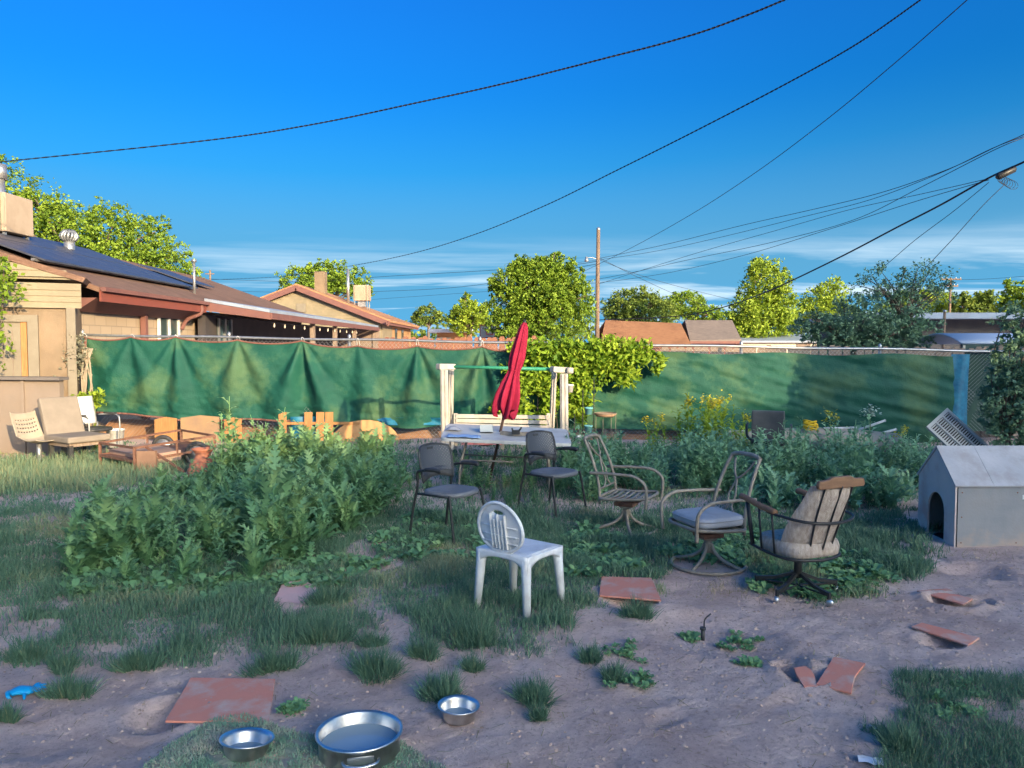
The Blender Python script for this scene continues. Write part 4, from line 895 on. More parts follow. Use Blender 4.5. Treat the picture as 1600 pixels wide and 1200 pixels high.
# swivel patio chairs
def swivel_chair(label, loc, rz, cushion, group='swivel patio chairs', sc=1.0):
    o = thing('swivel_chair', label, 'chair', loc, rz, group); o.scale = (sc,)*3
    rd = .0155
    # base ring and legs
    MB().tube([(.31*math.cos(2*math.pi*i/32), .31*math.sin(2*math.pi*i/32), .018) for i in range(32)], .015, 7, True).build('base_ring', M_tan, o)
    for k in range(4):
        a = k*math.pi/2+.5; c, s_ = math.cos(a), math.sin(a)
        MB().tube(curve([(.03*c, .03*s_, .20), (.06*c, .06*s_, .13), (.15*c, .15*s_, .065), (.30*c, .30*s_, .02)], 4), .0155, 7).build('leg', M_tan, o)
    MB().tube([(0, 0, .12), (0, 0, .25)], .035, 12).tube([(0, 0, .235), (0, 0, .25)], .075, 12).build('column', M_tan, o)
    MB().box((0, 0, .275), (.17, .2, .035)).box((0, 0, .315), (.11, .30, .03)).tube([(-.11, .06, .29), (.11, .06, .29)], .022, 8).build('swivel_mount', M_rust, o)
    # seat frame
    fr = [(-.24, -.22), (-.25, 0), (-.235, .2), (.235, .2), (.25, 0), (.24, -.22), (.17, -.275), (0, -.285), (-.17, -.275)]
    MB().tube(curve([(x, y, .355+(.02 if y < -.2 else 0)) for x, y in fr]+[(fr[0][0], fr[0][1], .375)], 4)[:-1], rd, 7, True).build('seat_frame', M_tan, o)
    for i in range(7):
        y = -.21+i*.062; MB().grid(lambda u, v, y=y: ((u-.5)*.47, y+.034*v, .358-.018*math.sin(math.pi*u)), 8, 1).build('slat', M_tan, o, solid=.004)
    # back
    for s_ in (-1, 1):
        MB().tube(curve([(s_*.225, .2, .30), (s_*.225, .205, .45), (s_*.215, .25, .63), (s_*.20, .325, .82), (s_*.185, .385, .93)], 5), rd, 7).build('back_upright', M_tan, o)
        MB().tube(curve([(s_*.13, .375, .905), (s_*.10, .345, .84), (s_*.05, .31, .775), (0, .29, .74)], 5), .010, 6).build('scroll', M_tan, o)
        MB().tube(curve([(0, .29, .745), (s_*.02, .27, .68), (s_*.045, .24, .60), (s_*.03, .215, .50), (s_*.1, .205, .44)], 5), .009, 6).build('scroll', M_tan, o)
        MB().tube(curve([(s_*.245, .30, .60), (s_*.25, .18, .605), (s_*.27, -.02, .61), (s_*.275, -.18, .60), (s_*.275, -.285, .53), (s_*.265, -.30, .42), (s_*.255, -.29, .29)], 6), rd, 7).build('arm', M_tan, o)
    MB().tube(curve([(-.19, .383, .925), (-.1, .395, .945), (.1, .395, .945), (.19, .383, .925)], 5), .019, 7).build('top_rail', M_tan, o)
    MB().tube([(-.225, .207, .44), (.225, .207, .44)], .011, 6).build('back_rail', M_tan, o)
    if cushion:
        cu = round_pad(.50, .50, .46, .085, -.018, 40, 5.0, .06).build('cushion', M_cush, o, sub=1)
        MB().tube([(math.copysign(abs(math.cos(a))**.4, math.cos(a))*.248*(1-.06*math.copysign(abs(math.sin(a))**.4, math.sin(a))*.5), math.copysign(abs(math.sin(a))**.4, math.sin(a))*.248, .440) for a in np.linspace(0, 2*math.pi, 49)[:-1]], .006, 5, True).build('piping', M_cush, cu)
        MB().grid(lambda u, v: (-.24-.03*v, .20+.03*u, .43-.07*v), 2, 4).build('tie', M_cush, cu, solid=.003)
    return o
g = GP(978, 828); swivel_chair('tan metal swivel chair without cushion, bare slatted seat showing', (g.x, g.y, g.z), face(.88, -.47), False, sc=.96)
g = GP(1106, 884); swivel_chair('tan metal swivel chair with thick grey seat cushion', (g.x, g.y, g.z), face(-.93, -.36), True, sc=.94)

# caster chair with tweed bucket, seen from behind
M_tweed = mat('oatmeal_tweed', (.34, .27, .22), (.52, .44, .37), 46, .95, .5, 220, stretch=(1, 1, .25))
g = GP(1246, 928); cc = thing('caster_chair', 'oatmeal tweed armchair on casters with wooden crest rail, seen from behind', 'chair', (g.x, g.y, g.z), face(-.38, .925)); cc.scale = (.95, .95, .95)
def cback(u, v):
    x = (u-.5)*2; w_ = .245*(.86+.14*math.sin(math.pi*min(1, v*1.25+.1))-.16*max(0, v-.72)*(1))
    return (x*w_, .19+.20*v**1.15 - .14*x*x*(1-.55*v), .40+.50*v)
def thick(fn_, nu, nv, off):
    m = MB(); N = lambda u, v: Vector(fn_(u, v))
    def nrm(u, v):
        e = .01; a = N(min(1, u+e), v)-N(max(0, u-e), v); b = N(u, min(1, v+e))-N(u, max(0, v-e)); return a.cross(b).normalized()
    m.grid(lambda u, v: N(u, v)+nrm(u, v)*off*(-.5)*(1-(2*abs(u-.5))**6)*(1-(2*abs(v-.5))**8), nu, nv)
    m.grid(lambda u, v: N(1-u, v)+nrm(1-u, v)*off*(.5)*(1-(2*abs(u-.5))**6)*(1-(2*abs(v-.5))**8), nu, nv); return m
thick(cback, 20, 20, .075).build('backrest', M_tweed, cc)
round_pad(.50, .50, .445, .11, -.02, 36, 3.4, -.05).build('seat', M_tweed, cc)
cr_ = MB().prism([(-.205, 0, .885), (.205, 0, .885), (.215, 0, .91), (.205, 0, .945), (.12, 0, .95), (.08, 0, .968), (-.08, 0, .968), (-.12, 0, .95), (-.205, 0, .945), (-.215, 0, .91)], (0, .035, 0)).build('crest_rail', M_armwood, cc, bevel=.008); cr_.location = (0, .385, 0)
hoop = [(-.285, -.02, .655), (-.29, .12, .65), (-.25, .28, .64), (-.13, .355, .63), (0, .37, .625), (.13, .355, .63), (.25, .28, .64), (.29, .12, .65), (.285, -.02, .655)]
MB().tube(curve(hoop, 4), .011, 7).build('hoop', M_blk, cc)
MB().tube(curve([(-.245, -.25, .355), (-.265, 0, .34), (-.22, .19, .335), (0, .26, .33), (.22, .19, .335), (.265, 0, .34), (.245, -.25, .355)], 5), .012, 7).build('seat_rail', M_blk, cc)
for s_ in (-1, 1):
    MB().tube(curve([(s_*.285, .08, .665), (s_*.29, -.1, .685), (s_*.285, -.27, .715), (s_*.28, -.33, .715)], 5), [.016]+[.024]*14+[.018], 8).build('arm', M_armwood, cc)
    MB().tube([(s_*.28, -.25, .69), (s_*.245, -.22, .35)], .016, 7).build('arm_post', M_blk, cc)
    for yy in (-.11, .03): MB().tube([(s_*.288, yy, .675), (s_*.262, yy+.01, .345)], .008, 6).build('spindle', M_blk, cc)
for x in (-.16, 0, .16):
    p0 = Vector(cback(x/.5+.5, 1)); p1 = Vector(cback(.5+x*1.6, .5)); p2 = Vector(cback(.5+x*1.3, 0))
    MB().tube(curve([p0+Vector((0, .03, .0)), p1+Vector((0, .048, 0)), p2+Vector((0, .035, -.06))], 5), .0075, 6).build('spindle', M_blk, cc)
MB().tube([(0, 0, .13), (0, 0, .34)], .03, 10).box((0, 0, .335), (.22, .22, .02)).build('column', M_blk, cc)
for k in range(5):
    a = k*2*math.pi/5+.35; c, s_ = math.cos(a), math.sin(a)
    lg = MB().bar((.03*c, .03*s_, .16), (.17*c, .17*s_, .105), .024, .024).bar((.16*c, .16*s_, .107), (.31*c, .31*s_, .085), .024, .024).bar((.02*c, .02*s_, .07), (.31*c, .31*s_, .075), .012, .012).bar((.305*c, .305*s_, .10), (.305*c, .305*s_, .05), .02).build('leg', M_blk, cc)
    Mx = Matrix.Rotation(a+.6, 3, 'Z') @ Matrix.Rotation(math.pi/2, 3, 'X')
    MB().lathe([(0, -.014), (.020, -.014), (.026, -.008), (.026, .008), (.020, .014), (0, .014)], 14, (.315*c, .315*s_, .026), Mx).build('caster', M_steel, lg)

# dog house
dh = thing('dog_house', 'weathered grey dog house with arched doorway at the right edge', 'dog house', (3.93, 6.80, g1(4.3, 7.0)-.02))
Ld, Wd, He, Hr = 1.10, .62, .565, .86
arch = [(.17, .03)] + [(.17, .28)] + [(.31-.14*math.cos(a), .28+.14*math.sin(a)*1.2) for a in np.linspace(.15, math.pi-.15, 10)] + [(.45, .28), (.45, .03)]
outl = [(0, 0), (Wd, 0), (Wd, He), (Wd/2, Hr), (0, He)]
fm = MB()
# front gable panel with the arched opening: fill between outline and arch
def panel(x, th):
    import bmesh
    bm = bmesh.new()
    o1 = [bm.verts.new((x, y, z)) for y, z in ((0, 0), (.17, 0))]; 
    pts = [(0, 0), (.17, 0)] + arch + [(.45, 0), (Wd, 0), (Wd, He), (Wd/2, Hr), (0, He)]
    bm.free(); m = MB(); vs = [(x, y, z) for y, z in pts]
    m.prism(vs, (th, 0, 0)); return m
pf = panel(0, .018).build('front_panel', M_dhwood, dh)
MB().box((.009, .31, .015), (.018, .275, .03)).build('threshold', M_dhwood, dh)
MB().box((Ld/2, .009, He/2), (Ld-.04, .018, He-.002)).build('side_panel', M_dhside, dh); MB().box((Ld/2, Wd-.009, He/2), (Ld-.04, .018, He-.002)).build('side_panel', M_dhside, dh)
MB().prism([(Ld, y, z) for y, z in outl], (-.018, 0, 0)).build('rear_panel', M_dhwood, dh)
MB().box((Ld/2, Wd/2, .012), (Ld-.06, Wd-.05, .02)).build('floor_panel', M_dark, dh)
M_dhroof = mat('dog_house_roof', (.38, .38, .40), (.50, .49, .50), 2.4, .75, .1, 50, dirt=(.28, .24, .22), dscale=4, damt=.5)
for s_ in (0, 1):
    e0 = (-.012, -.014 if s_ == 0 else Wd+.014, He-.015); e1 = (-.012, Wd/2, Hr+.004)
    for k in range(2):
        xa = -.012 + k*.345; xb = .33 if k == 0 else Ld+.02
        MB().prism([(xa, e0[1], e0[2]), (xb, e0[1], e0[2]), (xb, e1[1], e1[2]), (xa, e1[1], e1[2])], (0, (-.006 if s_ == 0 else .006), .014)).build('roof_panel', M_dhroof, dh)
MB().box((.62, -.003, .46), (.05, .004, .04)).build('paper_tag', M_white, dh)
MB().box((Ld/2, -.004, He-.012), (Ld, .006, .008)).build('eave_joint', M_dark, dh); MB().box((.019, -.002, He/2), (.006, .008, He-.03)).build('corner_joint', M_dark, dh)
for xx, zz in ((.06, .05), (.06, .28), (.06, .5), (.55, .05), (.55, .5), (1.03, .05), (1.03, .5)): MB().lathe([(0, .004), (.006, .003), (.007, 0)], 8, (xx, -.001, zz), Matrix.Rotation(math.pi/2, 3, 'X')).build('screw', M_rust, dh)
n_ = M_dhside.node_tree.nodes; l_ = M_dhside.node_tree.links; b_ = n_['Principled BSDF']; src = b_.inputs['Base Color'].links[0].from_socket     # mud splashed up the base
t1, s1, nn, ad, rp_, mxx = n_.new('ShaderNodeTexCoord'), n_.new('ShaderNodeSeparateXYZ'), n_.new('ShaderNodeTexNoise'), n_.new('ShaderNodeMath'), n_.new('ShaderNodeValToRGB'), n_.new('ShaderNodeMixRGB')
nn.inputs['Scale'].default_value = 9; nn.inputs['Detail'].default_value = 8; ad.operation = 'MULTIPLY_ADD'; ad.inputs[1].default_value = .45
l_.new(t1.outputs['Object'], s1.inputs[0]); l_.new(t1.outputs['Object'], nn.inputs['Vector']); l_.new(nn.outputs[0], ad.inputs[0]); l_.new(s1.outputs['Z'], ad.inputs[2]); l_.new(ad.outputs[0], rp_.inputs[0])
rp_.color_ramp.elements[0].position = .22; rp_.color_ramp.elements[1].position = .36; rp_.color_ramp.elements[0].color = (.7, .7, .7, 1); rp_.color_ramp.elements[1].color = (0, 0, 0, 1)
l_.new(rp_.outputs[0], mxx.inputs[0]); l_.new(src, mxx.inputs[1]); mxx.inputs[2].default_value = (.42, .31, .25, 1); l_.new(mxx.outputs[0], b_.inputs['Base Color'])

# garden swing
sw = thing('garden_swing', 'white vinyl garden swing frame with green top bar and slatted bench', 'swing', (-.1, 12.0, 0))
def SWP(px, py, Y): return at(px, py, Y)-Vector((-.1, 12.0, 0))
for (pt_, pb_, Yt, Yb, w_) in (((694, 578), (696, 712), 11.7, 11.55, .115), ((705, 578), (703, 700), 12.25, 12.55, .085), ((866, 582), (860, 698), 12.25, 12.55, .085), ((881, 584), (882, 724), 11.7, 11.55, .12)):
    a = SWP(*pt_, Yt); b = SWP(*pb_, Yb); b.z = -.05
    ps = MB().bar(b, a, w_, w_*.9, up=(0, 1, 0)).build('post', M_vinyl, sw, bevel=.012)
    for k in (-1, 1): MB().bar(b+Vector((k*w_*.22, -w_*.5, 0)), a+Vector((k*w_*.22, -w_*.5, 0)), .02, .02).build('flute', M_vinyl, ps)
for a, b in (((684, 573), (709, 573)), ((862, 577), (893, 579))):
    MB().bar(SWP(*a, 11.7), SWP(*b, 11.9), .12, .09).build('bracket', M_vinyl, sw, bevel=.015)
MB().tube([SWP(705, 573, 11.85), SWP(866, 577, 11.85)], .027, 10).build('top_bar', mat('green_pipe', (.03, .22, .13), (.04, .26, .16), 6, .45), sw)
MB().tube([SWP(886, 579, 11.75), SWP(894, 579, 11.75)], .05, 10).build('end_cap', M_vinyl, sw)
for k, (ya, yb) in enumerate(((650, 652), (657, 660), (664, 668), (671, 676))):
    MB().bar(SWP(712, ya, 12.3-.02*k), SWP(858, yb, 12.3-.02*k), .03, .062).build('back_slat', M_vinyl, sw, bevel=.006)
for px in (712, 785, 857): MB().bar(SWP(px, 646, 12.33), SWP(px, 702, 12.2), .06, .03).build('back_stile', M_vinyl, sw)
for k in range(5):
    a = SWP(705, 694, 12.2-.11*k); b = SWP(862, 698, 12.2-.11*k); a.z = .42; b.z = .40
    MB().bar(a, b, .09, .028).build('seat_slat', M_vinyl, sw, bevel=.005)
for px in (707, 861): MB().bar(SWP(px, 672, 12.25), SWP(px, 676, 11.65), .05, .035).build('armrest', M_vinyl, sw); MB().bar(SWP(px, 674, 11.7), SWP(px, 702, 11.7), .04, .04).build('arm_support', M_vinyl, sw)
for px in (703, 866):
    for Yk in (11.75, 12.25): MB().tube([SWP(px, 577, 11.85), SWP(px+(4 if px < 800 else -4), 676, Yk)], .006, 5).build('hanger_chain', M_galv, sw)
o_ = MB().grid(lambda u, v: (.62*(u-.5), .28*v, .03*math.sin(u*8)*math.sin(v*5)+.03), 14, 8).build('cloth', mat('pink_cloth', (.5, .12, .12), (.6, .3, .28), 9, .9), None, loc=tuple(SWP(752, 694, 11.7)+Vector((-.1, 12.0, -.04)))); tag(o_, 'crumpled pink cloth lying on the swing seat behind the table', 'cloth')

# folding table
ft = thing('folding_table', 'grey folding table with thin metal legs in front of the swing', 'table', (-.1, 9.75, 0)); ft.rotation_euler = (R(5), R(2.6), 0)
M_ttop = mat('grey_table_top', (.52, .51, .49), (.62, .60, .57), 3, .42, .03, 30, dirt=(.28, .25, .22), dscale=3, damt=.5)
tp_ = [(sx*.70+.09*math.cos(a), sy*.37+.09*math.sin(a), .66) for sx, sy, a0 in ((1, 1, 0), (-1, 1, 90), (-1, -1, 180), (1, -1, 270)) for a in [R(a0+k*18) for k in range(6)]]
MB().prism(tp_, (0, 0, .045)).build('table_top', M_ttop, ft, bevel=.006)
for s_ in (-1, 1):
    for yy in (-.28, .28): MB().tube(curve([(s_*.48, yy, .66), (s_*.55, yy, .3), (s_*.55, yy*1.1, -.02)], 4), .014, 7).build('leg', M_tan, ft)
    MB().tube([(s_*.55, -.29, .18), (s_*.55, .29, .18)], .011, 6).tube([(s_*.54, -.28, .42), (s_*.54, .28, .42)], .011, 6).build('leg_brace', M_tan, ft)
MB().tube([(-.54, -.28, .40), (.1, -.26, .40)], .011, 6).build('stretcher', M_tan, ft); MB().tube([(-.54, .27, .34), (.3, .26, .34)], .011, 6).build('stretcher', M_tan, ft)
TZ = .712
def on_table(px, py):
    # point of the table top seen at a pixel
    nrm = ft.rotation_euler.to_matrix() @ Vector((0, 0, 1)); p0 = Vector(ft.location)+nrm*TZ; d = ray(px, py); o0 = Vector((0, 0, CH)); return o0 + d*((p0-o0).dot(nrm)/d.dot(nrm))
p = on_table(725, 683); o_ = MB().grid(lambda u, v: ((u-.5)*.40, (v-.5)*.17, .015+.02*float(fbm(u*4, v*4, 2, 3))), 12, 6).build('plastic_sheet', mat('pale_blue_film', (.25, .38, .62), (.38, .52, .75), 5, .35), None, solid=.004, loc=p); tag(o_, 'flat pale blue plastic bag lying on the table', 'plastic bag')
o_.rotation_euler = (R(5), R(2.6), 0)
p = on_table(708, 672); o_ = MB().grid(lambda u, v: ((u-.5)*.2, (v-.5)*.13, .05*math.sin(math.pi*u)*math.sin(math.pi*v)+.012*float(fbm(u*6, v*6, 2, 8))+.006), 10, 8).build('cloth', mat('grey_rag', (.22, .25, .32), (.3, .32, .38), 8, .9), None, loc=p); tag(o_, 'crumpled grey rag on the left end of the table', 'rag')
gj = thing('glass_jar', 'clear square glass tub standing on the table by the umbrella pole', 'jar', on_table(760, 675))
M_cglass = mat('cloudy_glass', (.45, .5, .52), rough=.2, spec=.5)
MB().prism([(-.08, -.05, 0), (.08, -.05, 0), (.08, .05, 0), (-.08, .05, 0)], (0, 0, .008)).build('bottom', M_cglass, gj)
for a, b in (((-.08, -.05), (.08, -.05)), ((.08, -.05), (.08, .05)), ((.08, .05), (-.08, .05)), ((-.08, .05), (-.08, -.05))): MB().prism([(a[0], a[1], 0), (b[0], b[1], 0), (b[0], b[1], .09), (a[0], a[1], .09)], ((.004, .004, 0))).build('side', M_cglass, gj)
p = on_table(806, 681); vb_ = thing('metal_bracket', 'bent tan metal bracket with black clamp lying on the table', 'bracket', p)
MB().bar((-.19, .08, .03), (-.02, -.02, .025), .035, .05).bar((-.02, -.02, .025), (.2, .0, .025), .035, .05).build('arm', M_tan, vb_, bevel=.005)
MB().box((.0, -.03, .05), (.1, .06, .05)).tube([(.02, -.03, .04), (.07, -.05, .11)], .012, 6).tube([(-.02, -.04, .04), (-.05, -.06, .1)], .01, 6).build('clamp', M_blk, vb_)

# closed crimson umbrella leaning through the table
um = thing('patio_umbrella', 'closed crimson patio umbrella leaning to the right through the table', 'umbrella', at(766, 745, 9.75))
U0 = at(766, 745, 9.75); U1 = at(820, 504, 9.75); UD = (U1-U0); UL = UD.length; UD.normalize()
MB().tube([-UD*.05, UD*(UL-.05)], .019, 10).build('pole', mat('bronze_pole', (.08, .045, .03), (.12, .07, .05), 8, .45), um)
UA = UD.cross(Vector((0, 1, 0))).normalized(); UB = UA.cross(UD)
RP = [(.415, .115), (.43, .135), (.47, .15), (.53, .145), (.60, .118), (.665, .082), (.69, .074), (.72, .088), (.78, .098), (.86, .086), (.93, .07), (.975, .05), (1.0, .02)]
def umb(u, v):
    a = 2*math.pi*u; t = v*(len(RP)-1); i = min(int(t), len(RP)-2); f = t-i; s0, r0 = RP[i]; s1, r1 = RP[i+1]; s_ = s0+(s1-s0)*f; r = r0+(r1-r0)*f
    lo = max(0, 1-(s_-.41)/.28)
    pl = math.sin(a*9+1.5*s_*6+.6*math.sin(a*2))*(.15+.2*lo)+.10*math.sin(a*3+s_*9)+.06*math.sin(a*17+s_*21)
    r *= (1+pl)*.86
    sl2 = s_ + lo*.035*math.sin(a*4+1)
    return UD*(sl2*UL) + (UA*math.cos(a+s_*1.2)+UB*math.sin(a+s_*1.2))*r
MB().grid(umb, 96, 48).build('canopy', M_red, um, solid=.004)
MB().tube([umb(i/24, 6/12)*1.0 for i in range(24)], .010, 6, True).build('strap', M_red, um)
MB().lathe([(.022, 0), (.02, .03), (.0, .06)], 8, UD*(UL-.01)).build('finial', M_blk, um)
for k in range(3): a = k*2.1; MB().tube([UD*(UL*.60)+(UA*math.cos(a)+UB*math.sin(a))*.05, UD*(UL*.385)+(UA*math.cos(a)+UB*math.sin(a))*.10], .008, 5).build('rib', M_rust, um)

# ------------------------------------------------------------------ junk along the left wall
def perf_shell(label, loc, rz):
    o = thing('shell_chair', label, 'chair', loc, rz)
    # bucket built as a lattice of strips so the rows of slots are real openings
    def sh(u, v):
        x = (u-.5)*.46*(1-.10*v); 
        if v < .5: y, z = -.24+.44*v*2*.95, .40-.035*math.sin(math.pi*v*2)
        else: q = (v-.5)*2; y, z = .19+.10*q+.05*math.sin(math.pi*q*.5), .40+.40*q
        z += .07*(abs(u-.5)*2)**3*(1-abs(v-.5)); return (x, y, z)
    m = MB(); NU, NV = 30, 40
    V = [sh(i/NU, j/NV) for j in range(NV+1) for i in range(NU+1)]; Fc = []
    for j in range(NV):
        for i in range(NU):
            if 3 <= i < NU-3 and 3 <= j < NV-3 and i % 3 and (j % 3 == 1) and not (16 <= j <= 22): continue
            Fc.append((j*(NU+1)+i, j*(NU+1)+i+1, (j+1)*(NU+1)+i+1, (j+1)*(NU+1)+i))
    m.add(V, Fc, True); m.build('shell', M_beige, o, solid=.012)
    MB().tube([(0, 0, .37), (0, 0, -.02)], .035, 8).build('post', M_galv, o); MB().box((0, 0, .375), (.2, .2, .02)).build('plate', M_galv, o)
    return o
g = GP(62, 728); perf_shell('beige perforated shell chair on a post against the low wall', (g.x, g.y, g.z), face(.93, -.36))
g = GP(105, 712); rc = thing('lounge_chair', 'taupe armless lounge chair with tilted slab back against the low wall', 'chair', (at(100, 0, 12.05).x, 12.05, 0), face(.84, -.54))
MB().box((0, -.04, .37), (.66, .72, .10)).build('seat', M_vinylb, rc, bevel=.025)
MB().box((0, .42, .66), (.60, .10, .66), (R(-20), 0, 0)).build('backrest', M_vinylb, rc, bevel=.025)
MB().box((0, -.02, .29), (.56, .62, .06)).build('frame', M_greywood, rc)
for sx in (-1, 1):
    for sy in (-1, 1): MB().box((sx*.25, sy*.28-.02, .13), (.06, .06, .30)).build('leg', M_blkp, rc)
g = GP(130, 700); ac_ = thing('tubular_armchair', 'white-backed armchair with black tubular arms behind the lounge chair', 'chair', (at(128, 0, 12.9).x, 12.9, 0), face(.9, -.43))
round_pad(.52, .5, .43, .06, .015).build('seat', M_blkp, ac_)
MB().grid(lambda u, v: ((u-.5)*.46*(1-.1*v*abs(u-.5)), .24+.09*v-.03*math.cos((u-.5)*3), .48+.46*v), 8, 8).build('backrest', M_white, ac_, solid=.03)
for s_ in (-1, 1):
    MB().tube(curve([(s_*.27, .24, .62), (s_*.28, .0, .64), (s_*.28, -.22, .63), (s_*.28, -.28, .52), (s_*.28, -.27, 0)], 5), .014, 7).build('arm', M_galv, ac_)
    MB().tube([(s_*.28, .1, .652), (s_*.28, -.2, .652)], .02, 7).build('arm_pad', M_blkp, ac_)
    MB().tube([(s_*.26, .25, .5), (s_*.27, .3, 0)], .014, 7).build('leg', M_galv, ac_)
g = at(181, 690, 13.4); o = thing('bucket', 'dirty white bucket under the tarp beside the lounge chair', 'bucket', (g.x, 13.4, .04))
MB().lathe([(0, 0), (.115, 0), (.14, .29), (.15, .29), (.15, .31), (.135, .31), (.11, .012), (0, .012)], 24).build('pail', M_white, o)
MB().tube([(.15*math.cos(a), -.02, .27-.18*math.sin(a)) for a in np.linspace(0, math.pi, 12)], .004, 5).build('handle', M_galv, o)
# rusty cart
ct = thing('utility_cart', 'rusty angle-iron garden cart frame standing in the grass at left', 'cart', (0, 0, 0))
def C(px, py, Y): return at(px, py, Y)
A0, B0, C0_, D0 = C(156, 692, 11.3), C(210, 700, 10.6), C(335, 681, 12.0), C(283, 672, 12.9)
ct.location = (A0.x, A0.y, 0); OO = Vector(ct.location)
def bb_(name, p, q, w): MB().bar(p-OO, q-OO, w).build(name, M_rust, ct)
for p, q in ((A0, B0), (B0, C0_), (C0_, D0), (D0, A0)):
    bb_('top_rail', p, q, .03); bb_('bottom_rail', Vector((p.x, p.y, p.z*.52)), Vector((q.x, q.y, q.z*.52)), .035)
for p in (A0, B0, C0_, D0): bb_('corner_post', p, Vector((p.x, p.y, .0)) if p in (A0, B0) else Vector((p.x, p.y, p.z*.5)), .032)
m1 = A0.lerp(D0, .55); m2 = B0.lerp(C0_, .5)
for p in (m1, m2): bb_('upright', p, Vector((p.x, p.y, p.z*.5)), .025)
MB().prism([Vector((p.x, p.y, p.z*.50))-OO for p in (A0, B0, C0_, D0)], (0, 0, .012)).build('bed', M_rust, ct)
bb_('drawbar', B0.lerp(C0_, .12), Vector((B0.x+.75, B0.y-.15, .08)), .028)
MB().box(Vector((B0.x+.16, B0.y+.02, .17))-OO, (.26, .05, .36)).build('front_panel', mat('brown_board', (.20, .12, .085), (.26, .16, .11), 5, .9), ct)
MB().prism([Vector((p.x, p.y, .12))-OO for p in (A0.lerp(D0, .1), B0.lerp(C0_, .1), B0.lerp(C0_, .55), A0.lerp(D0, .55))], (0, 0, .14)).build('side_box', mat('pink_board', (.40, .26, .20), (.34, .22, .17), 4, .85), ct)
for t in (.72,):
    for a_, b_ in ((B0, C0_), (A0, D0)):
        c = a_.lerp(b_, t); c.z = .17
        wl = MB().tube([Vector((math.cos(k*math.pi/10)*.16, 0, math.sin(k*math.pi/10)*.16))+c-OO+Vector((.06, -.04, 0)) for k in range(20)], .035, 8, True).build('wheel', M_blkp, ct)
        MB().lathe([(0, -.02), (.13, -.02), (.13, .02), (0, .02)], 16, c-OO+Vector((.06, -.04, 0)), Matrix.Rotation(math.pi/2, 3, 'X')).build('rim', M_galv, wl)
# chiminea pot
g = GP(318, 748); ch = thing('chiminea', 'red clay chiminea pot half hidden in weeds right of the cart', 'pot', (g.x, g.y, -.03))
MB().lathe([(0, .0), (.14, .0), (.19, .08), (.2, .16), (.17, .25), (.105, .33), (.095, .38), (.13, .43), (.155, .45), (.14, .455), (.09, .40), (.085, .36)], 28).build('body', M_clay, ch)
for a in (-1.0, -2.1):
    d = Vector((math.cos(a), math.sin(a), 0)); M3 = Matrix((Vector((-d.y, d.x, 0)), Vector((0, 0, 1)), d)).transposed()
    h_ = MB().lathe([(0, .004), (.035, .004), (.05, .002)], 14, d*.19+Vector((0, 0, .13 if a > -1.5 else .10)), M3).build('vent_hole', M_dark, ch); MB().tube([d*.195+Vector((0, 0, .13 if a > -1.5 else .10))+M3 @ Vector((.05*math.cos(t), .04*math.sin(t), 0)) for t in np.linspace(0, 6.28, 15)[:-1]], .008, 6, True).build('lip', M_clay, h_)

# ------------------------------------------------------------------ plant stands, pots and oddments by the swing
pr = thing('plant_stand', 'slim black metal plant stand holding pots by the right swing post', 'plant stand', (at(921, 0, 13.3).x, 13.3, 0))
for dx in (-.08, .11): MB().tube([(dx, 0, 0), (dx, 0, 1.25 if dx > 0 else 1.05)], .009, 6).build('upright', M_blk, pr)
MB().tube([(-.22, .05, 0), (-.22, .05, .62)], .008, 6).build('upright', M_blk, pr)
for z in (.30, .62): MB().tube([(-.09, 0, z), (.12, 0, z)], .008, 5).build('shelf_bar', M_blk, pr)
def pot(label, x, y, z, r, h_, m, nm='flower_pot'):
    o = thing(nm, label, 'pot', (x, y, z), group='small pots by the swing')
    MB().lathe([(0, 0), (r*.7, 0), (r*.92, h_*.8), (r, h_*.8), (r, h_), (r*.9, h_), (r*.85, h_*.7), (0, h_*.68)], 18).build('pot_body', m, o)
    MB().lathe([(0, h_*.75), (r*.86, h_*.74)], 12).build('soil', M_rust, o)
bx0 = pr.location.x
pot('upper teal pot on the slim black plant stand', bx0+.015, 13.26, .62, .075, .12, M_teal)
pot('lower teal pot on the slim black plant stand', bx0+.015, 13.26, .31, .075, .12, M_teal)
pot('white pot low at the foot of the slim plant stand', bx0-.15, 13.2, .12, .075, .14, M_white)
pot('white pot hanging on the vine beside the right swing post', at(893, 0, 12.6).x, 12.6, at(893, 613, 12.6).z, .06, .13, M_white)
wb = thing('wire_basket_stand', 'thin wire stand with flat coco basket top against the green tarp', 'plant stand', (at(947, 0, 13.5).x, 13.5, 0))
for dx, dy in ((-.14, -.05), (.0, .08), (.13, -.02), (.22, .06)): MB().tube([(dx, dy, 0), (dx, dy, .62)], .005, 5).build('leg', M_tan, wb)
MB().lathe([(0, .55), (.15, .56), (.20, .61), (.185, .615), (.14, .575), (0, .57)], 18, (.03, 0, 0)).build('coco_liner', mat('coco_fibre', (.30, .19, .12), (.40, .26, .17), 30, .95, .6, 90), wb)
MB().tube([(.03+.2*math.cos(t), .2*math.sin(t), .62) for t in np.linspace(0, 6.28, 20)[:-1]], .006, 5, True).build('rim', M_tan, wb)

